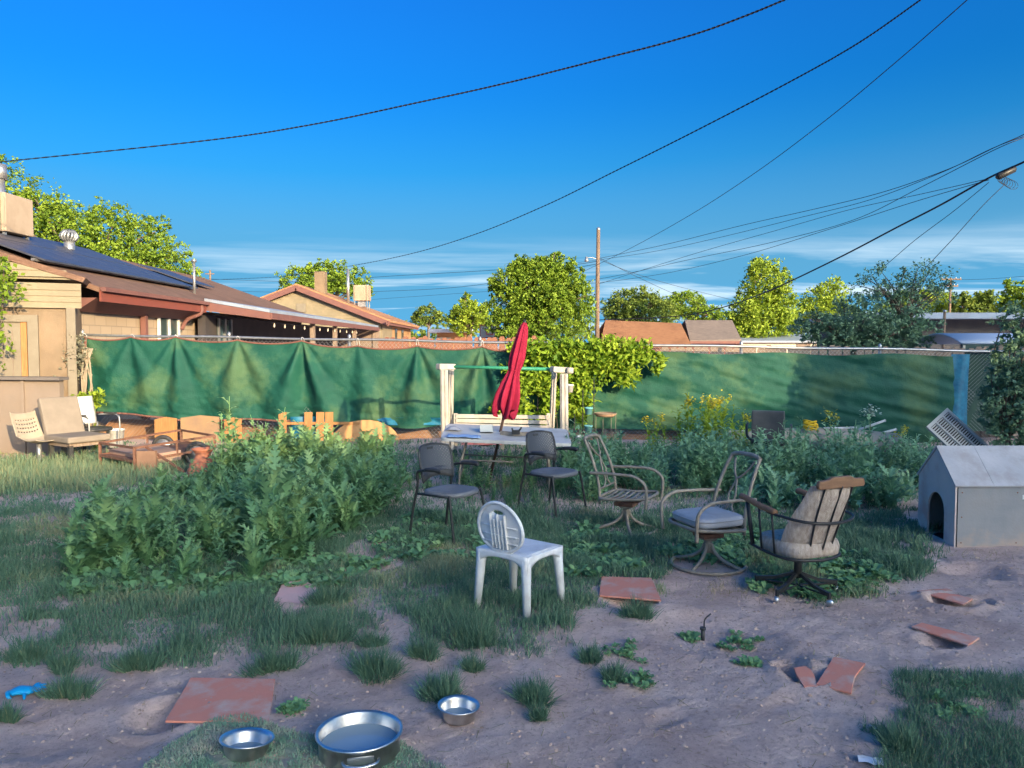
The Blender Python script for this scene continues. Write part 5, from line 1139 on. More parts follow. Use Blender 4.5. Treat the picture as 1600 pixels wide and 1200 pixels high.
# ------------------------------------------------------------------ junk along the right fence
tr_ = thing('overturned_trough', 'long cream upturned trough lying in front of the shaded tarp', 'trough', (at(1100, 0, 13.2).x, 13.2, 0))
Lt = at(1395, 0, 13.2).x-at(1075, 0, 13.2).x
MB().grid(lambda u, v: (Lt*u, -.38*math.cos(math.pi*v)*(.55+.45*math.sin(math.pi*min(1, max(0, .12+u*.9)))), (.34+.05*math.sin(u*2))*math.sin(math.pi*v)**.6*(.75+.25*math.sin(math.pi*u))), 30, 14).build('hull', M_beige, tr_, solid=.02)
for u in (.3, .62): MB().tube([(Lt*u, -.36*math.cos(math.pi*v), .39*math.sin(math.pi*v)**.6) for v in np.linspace(.05, .95, 12)], .012, 5).build('rib', M_beige, tr_)
p0 = at(1325, 682, 12.4); o_ = MB().grid(lambda u, v: ((u-.5)*.85, (v-.5)*.3, -.12*v+.05*math.sin(u*3)), 8, 6).build('cream_panel', M_beige, None, solid=.02, loc=(p0.x, 12.4, p0.z-.05)); o_.rotation_euler = (R(60), 0, R(4)); tag(o_, 'bent cream panel leaning on the upturned trough', 'panel')
ry = thing('rope_coil', 'coiled bright yellow rope on the upturned trough', 'rope', at(1267, 668, 12.9))
for k in range(7): MB().tube([(.12*math.cos(t)*(1-.03*k), .07*math.sin(t)+.01*k, .015*k-.05+.08*math.sin(t*.5+k)**2) for t in np.linspace(0, 6.28, 20)[:-1]], .014, 6, True).build('loop', M_yel, ry)
for a, b, lab in (((1120, 675), (1345, 668), 'long white pipe lying along the upturned trough'), ((1340, 672), (1383, 657), 'short white pipe leaning against the tarp below the white flowers'), ((1360, 681), (1400, 671), 'white pipe end resting at the right of the trough')):
    pa, pb = at(*a, 13.6), at(*b, 13.75); o_ = MB().tube([Vector((0, 0, 0)), pb-pa], .022, 8).tube([(pb-pa)*.985, (pb-pa)*1.0], .028, 8).build('pipe', M_white, None, loc=pa); tag(o_, lab, 'pipe', 'white pipes')
oc = thing('office_chair', 'dark office chair seen from behind among the weeds by the trough', 'chair', (at(1212, 0, 11.4).x, 11.4, -.02), face(.35, .94))
MB().grid(lambda u, v: ((u-.5)*.46*(1-.12*(v-.5)**2), .2+.1*v-.05*math.cos((u-.5)*2.6), .46+.42*v), 10, 10).build('backrest', mat('charcoal_plastic', (.07, .075, .085), (.10, .10, .11), 8, .5), oc, solid=.03, bevel=.01)
round_pad(.5, .48, .44, .08).build('seat', M_blkp, oc)
for s_ in (-1, 1): MB().tube(curve([(s_*.22, .1, .42), (s_*.3, .05, .48), (s_*.31, .0, .62), (s_*.31, -.2, .64)], 4), .02, 7).build('arm', M_blkp, oc)
MB().tube([(0, 0, .1), (0, 0, .4)], .03, 8).build('column', M_blk, oc)
for k in range(5): MB().bar((0, 0, .12), (.28*math.cos(k*1.257), .28*math.sin(k*1.257), .06), .04, .03).build('leg', M_blk, oc)
# grille panel tilted like a diamond
gr = thing('vent_grille', 'tilted pale louvered vent panel leaning by the fence at right', 'grille', (0, 0, 0))
q0, q1, q3 = at(1446, 668, 11.9), at(1490, 628, 12.3), at(1498, 712, 11.7); gr.location = q0
ex = (q1-q0); ey = (q3-q0); Gw, Gh = .62, 1.02
ex.normalize(); ey = (ey-ex*ey.dot(ex)).normalized()
def GG(a, b): return ex*a + ey*b
M_gr = mat('grey_plastic', (.42, .43, .42), (.36, .37, .36), 5, .5)
nz_ = ex.cross(ey).normalized()*.03
if nz_.y > 0: nz_ = -nz_
for a0, a1, b0, b1 in ((0, .05, 0, Gh), (Gw-.05, Gw, 0, Gh), (.05, Gw-.05, 0, .05), (.05, Gw-.05, Gh-.05, Gh), (.2, .23, .05, Gh-.05), (.4, .43, .05, Gh-.05)):
    MB().prism([GG(a0, b0), GG(a1, b0), GG(a1, b1), GG(a0, b1)], nz_).build('frame', M_gr, gr)
for cidx, (a0, a1) in enumerate(((.05, .2), (.23, .4), (.43, Gw-.05))):
    for k in range(24):
        b0 = .06+k*.0375; MB().prism([GG(a0, b0), GG(a1, b0), GG(a1, b0+.018), GG(a0, b0+.018)], nz_*.5).build('louver', M_gr, gr)
MB().prism([GG(.02, .02)-nz_*.4, GG(Gw-.02, .02)-nz_*.4, GG(Gw-.02, Gh-.02)-nz_*.4, GG(.02, Gh-.02)-nz_*.4], nz_*.1).build('backing', M_dark, gr)

# ------------------------------------------------------------------ tiles, bowls and litter in the foreground
def tile(label, corners, lift=.0, tilt=(0, 0), th=.012, name='terracotta_tile', m=None):
    P = [G(*c) for c in corners]; c0 = sum(P, Vector())/len(P); zz = g1(c0.x, c0.y)
    hz_ = max(g1(p.x, p.y) for p in P)
    base = Vector((c0.x, c0.y, hz_-.009+lift))
    pts = [Vector((p.x-c0.x, p.y-c0.y, tilt[0]*(p.x-c0.x)+tilt[1]*(p.y-c0.y))) for p in P]
    o = MB().prism(pts, (0, 0, th)).build(name, m or M_tile, None, bevel=.003, loc=base); return tag(o, label, 'tile', 'loose red tiles')
tile('large square red tile lying in the left foreground', [(258, 1128), (420, 1130), (430, 1062), (298, 1060)])
tile('square red tile over a hole right of the white chair', [(936, 940), (1033, 948), (1018, 912), (940, 910)], .008)
tile('thin red tile tipped over a burrow, nearest the dog house', [(1432, 928), (1505, 948), (1520, 940), (1480, 925)], .006, (0, .03))
tile('long narrow red tile right of centre, below the tipped one', [(1424, 990), (1512, 1020), (1530, 1008), (1440, 984)], .004)
tile('red tile with one curved broken corner at right', [(1275, 1082), (1330, 1098), (1335, 1075), (1352, 1056), (1302, 1044)], .012, (.06, .02))
tile('small broken red shard sunk beside the curved tile', [(1244, 1068), (1256, 1088), (1278, 1084), (1272, 1065), (1262, 1050), (1240, 1056)], -.03, (-.1, 0))
tile('dusty pinkish slab half buried in the grass at left centre', [(428, 935), (458, 952), (500, 922), (468, 910), (440, 918)], .02, (0, .12), m=mat('pink_slab', (.62, .36, .33), (.54, .36, .33), 5, .9, .2, 60))
M_water = mat('still_water', (.26, .33, .36), rough=.03, spec=.6)
def bowl(label, px, py, r, h_, tilt=(0, 0), pot_=False):
    g = GP(px, py); o = thing('steel_bowl', label, 'bowl', (g.x, g.y, g.z+(.004)), group='steel dog bowls'); o.rotation_euler = (R(tilt[0]), R(tilt[1]), .4)
    if pot_: pf_ = [(0, 0), (r*.9, 0), (r*.97, .02), (r*.98, h_-.012), (r*1.045, h_-.006), (r*1.05, h_+.002), (r*1.0, h_+.006), (r*.95, h_-.004), (r*.945, .03), (r*.88, .008), (0, .008)]
    else: pf_ = [(0, 0), (r*.72, 0), (r*.78, .012), (r*.88, h_-.01), (r*1.0, h_-.003), (r*1.02, h_), (r*1.0, h_+.005), (r*.88, h_), (r*.84, h_-.012), (r*.73, .014), (r*.68, .006), (0, .006)]
    MB().lathe(pf_, 56).build('vessel', M_steel, o)
    MB().lathe([(0, h_*(.5 if pot_ else .3)), (r*(.94 if pot_ else .75), h_*(.5 if pot_ else .3))], 48).build('water', M_water, o)
    if pot_:
        for a in (-1.75, 1.05):
            d = Vector((math.cos(a), math.sin(a), 0)); t_ = Vector((-d.y, d.x, 0))
            hd = MB().tube(curve([d*r*.98-t_*.075+Vector((0, 0, h_*.62)), d*(r+.035)-t_*.06+Vector((0, 0, h_*.62)), d*(r+.05)+Vector((0, 0, h_*.60)), d*(r+.035)+t_*.06+Vector((0, 0, h_*.62)), d*r*.98+t_*.075+Vector((0, 0, h_*.62))], 5), .007, 7).build('handle', M_steel, o)
            MB().prism([d*(r*.985)-t_*.055+Vector((0, 0, h_*.5)), d*(r*.985)+t_*.055+Vector((0, 0, h_*.5)), d*(r*.985)+t_*.055+Vector((0, 0, h_*.78)), d*(r*.985)-t_*.055+Vector((0, 0, h_*.78))], d*.012).build('bracket', M_steel, hd)
bowl('large wide steel pot of water with loop handles in the foreground', 562, 1180, .182, .108, (0, 0), True)
bowl('small steel bowl tilted on the turf mat left of the big pot', 384, 1180, .115, .068, (-5, 6))
bowl('small steel bowl right of the big pot beside a grass tuft', 716, 1124, .100, .066, (1, 2))
# crumpled nitrile glove
g = GP(36, 1086); gl = thing('rubber_glove', 'crumpled bright blue rubber glove on the dirt at the left edge', 'glove', (g.x, g.y, g.z+.012), .5)
def blobtube(pts, rs): return MB().tube(curve(pts, 3), list(np.interp(np.linspace(0, 1, (len(pts)-1)*3+1), np.linspace(0, 1, len(rs)), rs)), 8)
blobtube([(-.06, 0, .01), (-.02, .01, .02), (.03, .0, .012), (.06, .01, .008)], [.022, .032, .03, .018]).build('palm', M_glove, gl)
for i, (a, l_) in enumerate(((.9, .05), (.45, .07), (.05, .075), (-.35, .065), (-1.5, .05))): blobtube([(.05*(1 if i < 4 else .2), .012*(2-i), .008), (.05*(1 if i < 4 else .2)+l_*.5*math.cos(a), .012*(2-i)+l_*.5*math.sin(a), .018), (.05*(1 if i < 4 else .2)+l_*math.cos(a), .012*(2-i)+l_*math.sin(a), .004)], [.011, .010, .005]).build('finger', M_glove, gl)
gl.scale = (.9, 1.35, .6)
MB().lathe([(.030, 0), (.034, .012), (.028, .02)], 12, (-.075, 0, 0), Matrix.Rotation(1.2, 3, 'Y')).build('cuff', M_glove, gl)
# sprinkler stake
g = GP(1098, 1000); sp2 = thing('sprinkler_riser', 'black sprinkler riser sticking up from the dirt hollow', 'sprinkler', (g.x, g.y, g.z-.02))
MB().tube([(0, 0, 0), (0, 0, .085)], .013, 8).tube([(0, 0, .085), (0, 0, .10)], .019, 8).build('riser', M_blkp, sp2)
MB().tube(curve([(.008, 0, .1), (.012, 0, .15), (.05, 0, .185)], 3), .005, 5).build('nozzle', M_blkp, sp2)
# worn turf mat at the feet of the bowls
mpoly = [(330, 1126), (385, 1117), (425, 1135), (470, 1150), (560, 1150), (640, 1165), (700, 1210), (640, 1260), (300, 1260), (222, 1210), (262, 1165), (300, 1140)]
tm = thing('turf_mat', 'worn dusty green turf mat under the bowls in the foreground', 'turf mat', tuple(GP(430, 1180)))
def pts_in(poly, n, wob=0):
    """n random ground points whose photo position falls in a polygon"""
    P = np.array([tuple(G(a, max(b, 560)))[:2] for a, b in poly]); lo, hi = P.min(0), P.max(0); out = []; tot = 0
    while tot < n:
        q = lo + (hi-lo)*RNG.random((max(2000, n*2), 2)); z = np.zeros(len(q)); dep = q[:, 1]*_cp+CH*_sp
        px = CX+F*q[:, 0]/dep; py = CY-F*(q[:, 1]*_sp-CH*_cp)/dep
        if wob:
            px = px + wob*(2*fbm(q[:, 0]*2.1, q[:, 1]*2.1, 3, 101)+.8*vnoise(q[:, 0]*11, q[:, 1]*11, 107)); py = py + wob*.55*(2*fbm(q[:, 0]*2.1+9, q[:, 1]*2.1, 3, 103)+.8*vnoise(q[:, 0]*11, q[:, 1]*11, 109)+.5*RNG.normal(size=len(q)))
        q = q[inpoly(px, py, poly)]; out.append(q); tot += len(q)
        if len(q) == 0: break
    return np.concatenate(out)[:n]
def drop(q): return np.column_stack([q, gh(q[:, 0], q[:, 1])])
BL = np.array([[-.5, 0, 0], [.5, 0, 0], [-.38, .10, .55], [.38, .10, .55], [-.06, .38, 1.0], [.06, .38, 1.0]], float)   # one bent blade
BF = np.array([[0, 1, 3, 2], [2, 3, 5, 4]])
def blades(pos, h, w, tint, name, m, parent=None, lean=.45, outward=None):
    K = len(pos); sc = np.column_stack([w, h, h])
    V, Fi = instance(BL, BF, pos, sc, RNG.random(K)*6.283, np.abs(RNG.normal(size=K))*lean if outward is None else outward[1], RNG.random(K)*6.283 if outward is None else outward[0])
    return npmesh(name, V, Fi, m, parent, np.repeat(np.clip(tint, 0, 1), len(BL)))
# turf mat fibres and backing
tq = pts_in(mpoly, 15000); e_ = vnoise(tq[:, 0]*9, tq[:, 1]*9, 3)+vnoise(tq[:, 0]*30, tq[:, 1]*30, 4)
tq = tq[e_ > -.42]; tl = np.array(tm.location)
M_turf = leafmat('turf_fibre', (.10, .24, .16), (.19, .34, .23), (.5, .44, .36), .1)
tt = .4+.9*np.abs(vnoise(tq[:, 0]*6, tq[:, 1]*6, 7))+.12*RNG.normal(size=len(tq))
blades(drop(tq)-tl+np.array([0, 0, .004]), .012+.010*RNG.random(len(tq)), np.full(len(tq), .004), tt, 'fibres', M_turf, tm, .7)
mp_ = [Vector(GP(*c))-Vector(tl) for c in mpoly]
nb = 40; gq = []
P2 = np.array([tuple(G(a, b))[:2] for a, b in mpoly]); lo, hi = P2.min(0), P2.max(0)
ax = np.linspace(lo[0], hi[0], 90); ay = np.linspace(lo[1], hi[1], 60); AX, AY = np.meshgrid(ax, ay); dep = AY*_cp+CH*_sp
ins = inpoly(CX+F*AX/dep + 9*vnoise(AX*8, AY*8, 5), CY-F*(AY*_sp-CH*_cp)/dep + 9*vnoise(AX*9, AY*9, 6), mpoly)
ii = np.arange(AX.size).reshape(AX.shape); keep = ins[:-1, :-1] & ins[1:, 1:] & ins[:-1, 1:] & ins[1:, :-1]
npmesh('backing', np.stack([AX-tl[0], AY-tl[1], gh(AX, AY)+.005-tl[2]], -1), np.stack([ii[:-1, :-1], ii[:-1, 1:], ii[1:, 1:], ii[1:, :-1]], -1)[keep], mat('turf_backing', (.16, .22, .16), (.36, .30, .24), 5, .95, .4, 60, lo=.4, hi=.62), tm, smooth=True)

# ------------------------------------------------------------------ lawn
lawn = [(-300, 694), (-300, 1000), (0, 1012), (60, 1036), (130, 1022), (200, 1004), (300, 1014), (420, 1000), (480, 1012), (545, 1005), (575, 972), (560, 932), (610, 925), (640, 985), (700, 998), (760, 1022), (850, 1014), (915, 988), (935, 952), (905, 918), (935, 905), (1000, 896), (1040, 935), (1058, 905), (1030, 872), (1000, 850), (1060, 842), (1190, 862), (1195, 905), (1230, 935), (1290, 955), (1360, 935), (1450, 885), (1400, 850), (1450, 830), (1445, 790), (1620, 720), (1620, 692)]
right_patch = [(1392, 1070), (1440, 1060), (1500, 1070), (1560, 1075), (1620, 1062), (1620, 1110), (1560, 1115), (1540, 1130), (1450, 1125), (1470, 1150), (1640, 1150), (1640, 1260), (1390, 1260), (1375, 1160), (1440, 1140), (1420, 1100)]
def lawnpts(poly, n, thr):
    q = pts_in(poly, n, 42); m = fbm(q[:, 0]*.8, q[:, 1]*.8, 3, 41) + .5*vnoise(q[:, 0]*3.1, q[:, 1]*3.1, 47)
    ok = (m > thr) | (RNG.random(len(q)) < .12); dep = q[:, 1]*_cp+CH*_sp; px = CX+F*q[:, 0]/dep; py = CY-F*(q[:, 1]*_sp-CH*_cp)/dep
    for tp in ([(424, 938), (458, 968), (506, 930), (470, 906), (436, 912)], [(932, 955), (1038, 962), (1022, 910), (938, 908)]): ok &= ~inpoly(px, py, tp)
    return q[ok]
q1_ = np.concatenate([lawnpts(lawn, 165000, -.40), lawnpts([p for p in lawn if p[1] >= 820] + [(1450, 800), (700, 800), (-300, 800)], 165000, -.38)])
dist = np.hypot(q1_[:, 0], q1_[:, 1]); keep = RNG.random(len(q1_)) < np.clip(1.5-.09*dist, .45, 1); q1_ = q1_[keep]; dist = dist[keep]
dry = np.clip(fbm(q1_[:, 0]*1.1+4, q1_[:, 1]*1.1, 3, 61)-.22, 0, 1)
clump = np.clip(.5+1.1*vnoise(q1_[:, 0]*3.6, q1_[:, 1]*3.6, 71)+.5*vnoise(q1_[:, 0]*9, q1_[:, 1]*9, 73), 0, 1.3)
hgt = (.028+.080*clump**1.3)*(.6+.8*RNG.random(len(q1_)))
o_ = blades(drop(q1_)-np.array([0, 0, .006]), hgt, np.maximum(.0042, dist*.00095)*(.8+.6*RNG.random(len(q1_))), .34+.16*RNG.normal(size=len(q1_))+1.5*dry, 'lawn_grass', L_grass); tag(o_, 'rough uneven lawn grass over the middle of the yard', 'grass', kind='stuff')
q2_ = lawnpts(right_patch, 16000, -.35); o_ = blades(drop(q2_)-np.array([0, 0, .005]), (.018+.045*RNG.random(len(q2_))), np.full(len(q2_), .0034), .36+.18*RNG.normal(size=len(q2_)), 'corner_grass', L_grass, None, .6); tag(o_, 'patch of grass in the right foreground corner', 'grass', kind='stuff')
sunny = [(-300, 705), (-300, 772), (120, 772), (230, 760), (300, 740), (160, 712), (60, 722)]
q3_ = pts_in(sunny, 16000); o_ = blades(drop(q3_), .10+.14*RNG.random(len(q3_)), np.full(len(q3_), .009), .62+.16*RNG.normal(size=len(q3_)), 'tall_grass', L_grass, None, .35); tag(o_, 'taller sunlit yellowish grass below the cart and chairs at left', 'grass', kind='stuff')  # yellower tint puts the sunlit band into the blade colour
# single tufts
TUFTS = [(108, 1090, 36, 'dark round grass tuft right of the blue glove'), (215, 1046, 36, 'grass tuft above and left of the large red tile'), (98, 1048, 27, 'grass tuft at the lawn edge above the blue glove'), (45, 1034, 30, 'leftmost grass tuft along the lawn edge'), (8, 1128, 20, 'small grass tuft cut by the left edge below the glove'),
 (428, 1046, 40, 'grass tuft just right of the large red tile top corner'), (588, 1056, 48, 'wide dark grass tuft straight above the big steel pot'), (580, 1012, 22, 'small grass tuft above the wide dark one'), (690, 1090, 42, 'grass tuft behind the right small bowl'), (738, 1050, 18, 'small upright grass tuft above right of the right bowl'), (664, 1028, 30, 'loose grass tuft between lawn and right bowl'),
 (834, 1098, 36, 'lone grass tuft in the dirt right of the right bowl'), (842, 1128, 13, 'tiny grass sprig under the lone tuft'), (922, 1034, 20, 'neat ball-shaped grass tuft in the dirt centre'), (960, 1066, 22, 'grass tuft below the ball-shaped one'), (995, 966, 26, 'low grass tuft in front of the square red tile'), (505, 1002, 46, 'broad grass tuft at the lawn edge left of centre'), (740, 1008, 46, 'broad grass tuft below the white chair'), (510, 945, 34, 'grass tuft beside the buried pinkish slab'), (1412, 1175, 40, 'grass tuft at the left of the corner patch')]
for px, py, r, lab in TUFTS:
    g = GP(px, py-4); rr = r*g.y/F; n_ = int(260+rr*5200)
    a = RNG.random(n_)*6.283; d = np.sqrt(RNG.random(n_))*rr*.72; lob = 1+.32*np.sin(a*2+px)+.22*np.sin(a*3+py)+.15*RNG.normal(size=n_); q = np.column_stack([d*lob*np.cos(a), d*lob*np.sin(a)*.8])
    z = gh(q[:, 0]+g.x, q[:, 1]+g.y)-g.z; pos = np.column_stack([q, z-.006])
    hh = (.045+.42*rr)*(1-.35*(d/rr)**2)*(.35+1.0*RNG.random(n_))*(1+.3*np.sin(a*3+px))
    o_ = blades(pos, hh, np.full(n_, .0042), .27+.15*RNG.normal(size=n_)+(RNG.random(n_) < .05)*.5, 'grass_tuft', L_grass, None, .4, (a, (d/rr)*.75+.28*RNG.normal(size=n_)))
    o_.location = g; tag(o_, lab, 'grass tuft', 'grass tufts in the dirt')

# ------------------------------------------------------------------ weeds
def leaf_template(n=9, width=.16, lobes=True, curl=.9, e0=1.1):
    """midrib + toothed margins, arching over: 3 verts a station"""
    V = []; ang = e0; p = np.zeros(2); st = 1/n
    for i in range(n+1):
        t = i/n; env = math.sin(math.pi*(t*.93+.06))**.75
        w = width*env*((1.35 if i % 2 else .22) if lobes else 1)
        sw_ = (.07 if i % 2 else 0)
        V += [[p[0], 0, p[1]], [p[0]+sw_*math.cos(ang), w, p[1]+sw_*math.sin(ang)+w*.25], [p[0]+sw_*math.cos(ang), -w, p[1]+sw_*math.sin(ang)+w*.25]]
        ang -= curl*st*(.5+t*1.2); p = p+np.array([math.cos(ang), math.sin(ang)])*st
    Fc = []
    for i in range(n):
        a, b = i*3, (i+1)*3; Fc += [[a, b, b+1, a+1], [a, a+2, b+2, b]]
    return np.array(V), np.array(Fc)
def plant_template(kind, rs):
    VV, FF, o = [], [], 0; TI = []
    def put(tv, tf, base, yaw, s, ti):
        nonlocal o
        c, s_ = math.cos(yaw), math.sin(yaw); v = tv*s; VV.append(np.column_stack([v[:, 0]*c-v[:, 1]*s_, v[:, 0]*s_+v[:, 1]*c, v[:, 2]])+np.array(base)); FF.append(tf+o); TI.append(np.full(len(tv), ti)); o += len(tv)
    if kind == 'thistle':
        for k in range(30):
            t = k/30; tv, tf = leaf_template(13, .10+.045*rs.random(), True, .7+1.1*rs.random(), 1.52-.5*(1-t)*rs.random()-.05)
            put(tv, tf, (rs.normal()*.05, rs.normal()*.05, t*t*.5), k*2.4+rs.random()*.9, (.30+.32*rs.random())*(1-.3*t), .15+.45*rs.random()+.35*t)
    elif kind == 'lettuce':
        for st in range(4):
            bx, by = rs.normal(size=2)*.10; lx, ly = rs.normal(size=2)*.12; H = .65+.4*rs.random()
            for k in range(16):
                t = (k+.5)/16; tv, tf = leaf_template(5, .17, True, .7+.8*rs.random(), 1.15-.5*rs.random())
                put(tv, tf, (bx+lx*t, by+ly*t, H*t*.93), k*2.4+st, (.27*(1-.62*t)+.04)*(.8+.4*rs.random()), .3+.3*rs.random()+.25*t)
            q = np.array([[-.007, 0, 0], [.007, 0, 0], [.004, 0, 1], [-.004, 0, 1], [0, -.007, 0], [0, .007, 0], [0, .004, 1], [0, -.004, 1]]); q[:, 2] *= H; q[:, 0] += bx; q[:, 1] += by; q[[2, 3, 6, 7], 0] += lx; q[[2, 3, 6, 7], 1] += ly
            VV.append(q); FF.append(np.array([[0, 1, 2, 3], [4, 5, 6, 7]])+o); TI.append(np.full(8, .5)); o += 8
    else:                                             # low ground weed
        for k in range(22):
            tv, tf = leaf_template(4, .30, False, 1.0, .9+.4*rs.random()-.5*rs.random()); r_ = .5*math.sqrt(rs.random()); a = rs.random()*6.28
            put(tv, tf, (r_*math.cos(a), r_*math.sin(a), .02+.25*rs.random()*(1-r_)), rs.random()*6.28, .28+.2*rs.random(), .3+.4*rs.random())
    return np.concatenate(VV), np.concatenate(FF), np.concatenate(TI)
rs_ = np.random.default_rng(5)
PT = {k: [plant_template(k, rs_) for _ in range(n_)] for k, n_ in (('thistle', 6), ('lettuce', 6), ('low', 4))}
def weeds(name, label, kind, q, hmin, hmax, m, flat=1.0, z=None, hfun=None):
    VS_, FS_, TS_, o = [], [], [], 0; pos = drop(q); which = RNG.integers(0, len(PT[kind]), len(q)); sc_ = hmin+(hmax-hmin)*RNG.random(len(q))
    if hfun is not None: sc_ = sc_*hfun(q)
    for w in range(len(PT[kind])):
        s_ = which == w
        if not s_.any(): continue
        tv, tf, ti = PT[kind][w]; K = s_.sum()
        V, Fi = instance(tv, tf, pos[s_], sc_[s_], RNG.random(K)*6.283, np.abs(RNG.normal(size=K))*.12, RNG.random(K)*6.283)
        VS_.append(V.reshape(-1, 3)); FS_.append(Fi.reshape(-1, 4)+o); o += K*len(tv); TS_.append((ti[None]+.12*RNG.normal(size=K)[:, None]).ravel())
    o_ = npmesh(name, np.concatenate(VS_), np.concatenate(FS_), m, None, np.clip(np.concatenate(TS_), 0, 1))
    return tag(o_, label, 'weeds', kind='stuff')
clumpL = [(118, 905), (108, 868), (180, 812), (255, 775), (330, 752), (420, 738), (540, 728), (605, 735), (600, 790), (575, 826), (520, 846), (470, 880), (400, 900), (330, 908), (220, 915)]
def WH(q):
    pxq = CX+F*q[:, 0]/q[:, 1]
    return np.clip(.56+.24*np.clip((pxq-330)/110, 0, 1)+.55*fbm(q[:, 0]*1.5, q[:, 1]*1.5, 2, 88), .22, 1.05)
weeds('thistle_bed', 'dense bed of big jagged thistle leaves at left centre', 'thistle', pts_in(clumpL, 225), .45, 1.05, L_weed, hfun=lambda q: WH(q))
weeds('weed_bed', 'upright leafy weeds growing up through the thistle bed at left', 'lettuce', pts_in(clumpL, 90), .45, .85, L_weed, hfun=lambda q: WH(q))
bandR = [(878, 735), (930, 712), (1000, 706), (1100, 702), (1250, 706), (1400, 712), (1540, 702), (1565, 722), (1470, 742), (1440, 785), (1390, 800), (1300, 792), (1220, 778), (1150, 772), (1070, 782), (990, 770), (930, 785), (895, 792), (872, 765)]
weeds('weed_bed', 'dense grey-green weeds filling the right side below the tarp', 'lettuce', pts_in(bandR, 270), .50, 1.0, L_weed2, hfun=lambda q: np.clip(1.12-(q[:, 1]-9.3)*.20, .26, 1)*(.85+.7*fbm(q[:, 0]*.9, q[:, 1]*.9, 2, 93)))
weeds('weed_bed', 'broad-leaved thistles in front of the grey-green weeds at right', 'thistle', pts_in([(1130, 800), (1180, 775), (1400, 780), (1440, 790), (1400, 815), (1300, 805), (1200, 812)], 26), .4, .65, L_weed2)
weeds('weed_bed', 'upright weeds behind the chairs and under the table', 'lettuce', pts_in([(600, 730), (690, 722), (900, 725), (890, 790), (780, 800), (700, 770), (620, 760)], 60), .18, .36, L_weed)
low = [[(885, 905), (880, 850), (920, 825), (990, 850), (1000, 890), (930, 905)], [(370, 920), (430, 885), (520, 870), (600, 880), (520, 920)], [(1180, 925), (1200, 870), (1330, 870), (1440, 880), (1360, 930), (1280, 945)], [(1020, 860), (1180, 830), (1200, 870), (1150, 895), (1060, 880)], [(120, 930), (110, 890), (420, 900), (400, 935)], [(560, 870), (640, 800), (760, 810), (880, 830), (860, 880), (700, 880)]]
q = np.concatenate([pts_in(p, 85) for p in low]); weeds('ground_weeds', 'low leafy ground weeds spread through the lawn', 'low', q, .10, .2, L_weed)
q = np.concatenate([pts_in(p, 13) for p in ([(930, 1040), (970, 1010), (1010, 1010), (1005, 1040)], [(950, 1075), (1000, 1055), (1050, 1060), (1020, 1078)], [(1110, 1008), (1150, 985), (1190, 1000), (1170, 1014)], [(1145, 1045), (1180, 1034), (1200, 1042), (1180, 1052)], [(440, 1115), (470, 1100), (475, 1118)], [(1060, 990), (1090, 985), (1085, 1000)], [(1440, 1075), (1560, 1085), (1530, 1140), (1450, 1135)], [(1450, 1085), (1540, 1090), (1520, 1130), (1460, 1130)])]); weeds('ground_weeds', 'sparse creeping weeds in the bare dirt hollow', 'low', q, .04, .085, L_weed)
def tall_weed(label, px, py, h_, m, flower=True, n_=1, name='flowering_weed'):
    g = GP(px, py); o = thing(name, label, 'weed', g, group='tall weeds')
    VV, FF, TT, k0 = [], [], [], 0
    for s in range(n_):
        tv, tf, ti = PT['lettuce'][s % 6]; a = RNG.random()*6.28; sc_ = h_*(.85+.2*RNG.random()); off = RNG.normal(size=2)*.12*(n_ > 1)
        c, s_ = math.cos(a), math.sin(a); v = tv*sc_; VV.append(np.column_stack([v[:, 0]*c-v[:, 1]*s_+off[0], v[:, 0]*s_+v[:, 1]*c+off[1], v[:, 2]])); FF.append(tf+k0); TT.append(ti+.1); k0 += len(tv)
    npmesh('foliage', np.concatenate(VV), np.concatenate(FF), m, o, np.clip(np.concatenate(TT), 0, 1))
    if flower:
        PS = []
        av = np.concatenate(VV); top = av[av[:, 2] > .80*av[:, 2].max()]
        for s in range(7*n_): PS.append(top[RNG.integers(0, len(top))][None]+RNG.normal(size=(14, 3))*np.array([.02, .02, .03]))
        pos = np.concatenate(PS); K = len(pos); V, Fi = instance(LT, LQ, pos, .03+.02*RNG.random(K), RNG.random(K)*6.28, RNG.random(K)*2-1, RNG.random(K)*6.28); tag(npmesh('flowers', V, Fi, L_flower, o, np.repeat(RNG.random(K), 4)), kind='stuff')
    return o
tall_weed('cluster of tall yellow-topped weeds catching the sun before the tarp', 1105, 712, 1.0, L_tree3, n_=5)  # lime leaf material puts the sunlit look into this cluster and its neighbours
tall_weed('sunlit yellow-topped weed at the right of the bright cluster', 1160, 712, .78, L_tree3)
tall_weed('lone yellow-topped weed left of the bright cluster', 1022, 708, .68, L_tree3)
tall_weed('yellow-flowered weed stalk in the shade right of the yellow rope', 1296, 728, .82, L_weed2)
tall_weed('pale-tipped weed stalk near the end of the trough', 1412, 728, .72, L_weed2)
tall_weed('tallest leafy weed at left, standing above the thistles against the tarp', 398, 758, 1.08, L_weed, False, 2, 'tall_weed')
tall_weed('upright weed at the right end of the thistle bed', 590, 742, .68, L_weed, False, 1, 'tall_weed')
tall_weed('sunny green weed clump between the white bucket and the tarp corner', 152, 705, .52, L_tree, False, 1, 'tall_weed')
wf_ = thing('white_flower', 'cluster of pale flowers on a stalk in front of the shaded tarp', 'flower', (at(1374, 0, 13.4).x, 13.4, 0))
MB().tube(curve([(0, 0, 0), (.02, 0, .3), (0, 0, .62)], 4), .006, 5).build('stalk', M_stem, wf_)
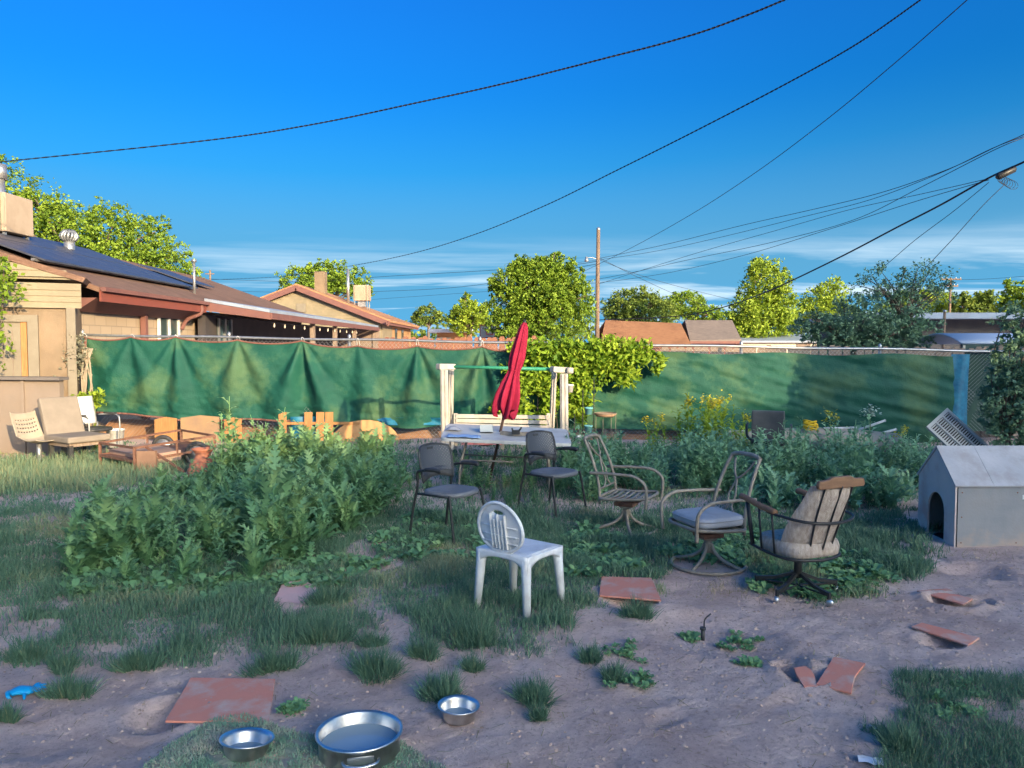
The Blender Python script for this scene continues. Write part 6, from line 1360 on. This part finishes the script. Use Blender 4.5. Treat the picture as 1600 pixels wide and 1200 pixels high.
pos = np.array([0, 0, .66])+RNG.normal(size=(70, 3))*np.array([.06, .04, .05]); V, Fi = instance(LT, LQ, pos, .07*np.ones(70), RNG.random(70)*6.28, RNG.random(70)*2-1, RNG.random(70)*6.28); tag(npmesh('petals', V, Fi, mat('pale_petal', (.5, .55, .45), (.4, .5, .38), 8, .8), wf_), kind='stuff')
for px, py, lab in ((127, 628, 'round-leaved bright green plant at the foot of the dry shrub'), (148, 622, 'small bright green plant by the tarp corner post')):
    p = at(px, py, 13.6); o = thing('leafy_plant', lab, 'plant', (p.x, 13.6, 0), group='small plants by the tarp corner')
    leafcloud('foliage', [(0, 0, p.z, .13, .1, .12)], 260, .075, L_tree3, o, per=6, crad=.5, shell=.1); MB().tube([(0, 0, 0), (0, 0, p.z)], .012, 5).build('stem', M_stem, o)

# ------------------------------------------------------------------ litter of straw, clods and pebbles
fg = [(-300, 860), (1900, 860), (1900, 1260), (-300, 1260)]
q = pts_in(fg, 16000); K = len(q); pos = drop(q)
ic = np.array([[1, 0, 0], [-1, 0, 0], [0, 1, 0], [0, -1, 0], [0, 0, 1], [0, 0, -1]], float)*np.array([1, .8, .6]); icf = np.array([[0, 2, 4, 4], [2, 1, 4, 4], [1, 3, 4, 4], [3, 0, 4, 4]])[:, :3]
V, Fi = instance(ic, icf, pos, (.0035+.014*RNG.random(K)**4)*np.ones(K), RNG.random(K)*6.28, RNG.normal(size=K)*.4, RNG.random(K)*6.28)
o_ = npmesh('clods', V, Fi, mat('clod', (.40, .26, .20), (.58, .44, .36), 3, .95), None); tag(o_, 'small clods and pebbles scattered over the dirt', 'pebbles', kind='stuff')
q = pts_in(fg, 6500); K = len(q); pos = drop(q)+np.array([0, 0, .004])
sb_ = np.array([[-.5, -.03, 0], [.5, -.02, .01], [.5, .02, .01], [-.5, .03, 0]]); V, Fi = instance(sb_, LQ, pos, .015+.06*RNG.random(K)**2.5, RNG.random(K)*6.28, RNG.normal(size=K)*.08, RNG.random(K)*6.28)
o_ = npmesh('straw', V, Fi, L_dry, None, np.repeat(RNG.random(K), 4)); tag(o_, 'bits of dry straw and leaf litter on the dirt', 'straw', kind='stuff')
q = np.concatenate([np.array(tuple(G(px, py))[:2])+RNG.normal(size=(n_, 2))*np.array([.16, .12]) for px, py, n_ in ((1140, 925, 260), (1240, 925, 260), (1500, 870, 120), (950, 915, 80))]); K = len(q)
o_ = blades(drop(q), .02+.05*RNG.random(K), np.full(K, .003), RNG.random(K), 'dry_grass', L_dry, None, 1.3); tag(o_, 'patches of dry flattened straw around the caster chair', 'dry grass', kind='stuff')
for px, py, s_, lab in ((1360, 1192, .05, 'crumpled scrap of white paper at the bottom right edge'), (1448, 1113, .028, 'small scrap of pale plastic beside the corner grass'), (1365, 1140, .02, 'tiny pale scrap on the dirt left of the corner grass')):
    g = GP(px, py); o_ = MB().grid(lambda u, v: ((u-.5)*2*s_, (v-.5)*1.2*s_, .012+.25*s_*float(fbm(u*5+px, v*5, 2, 3))), 8, 6).build('paper_scrap', M_white, None, loc=g); o_.rotation_euler.z = px; tag(o_, lab, 'paper scrap', 'scraps of litter')
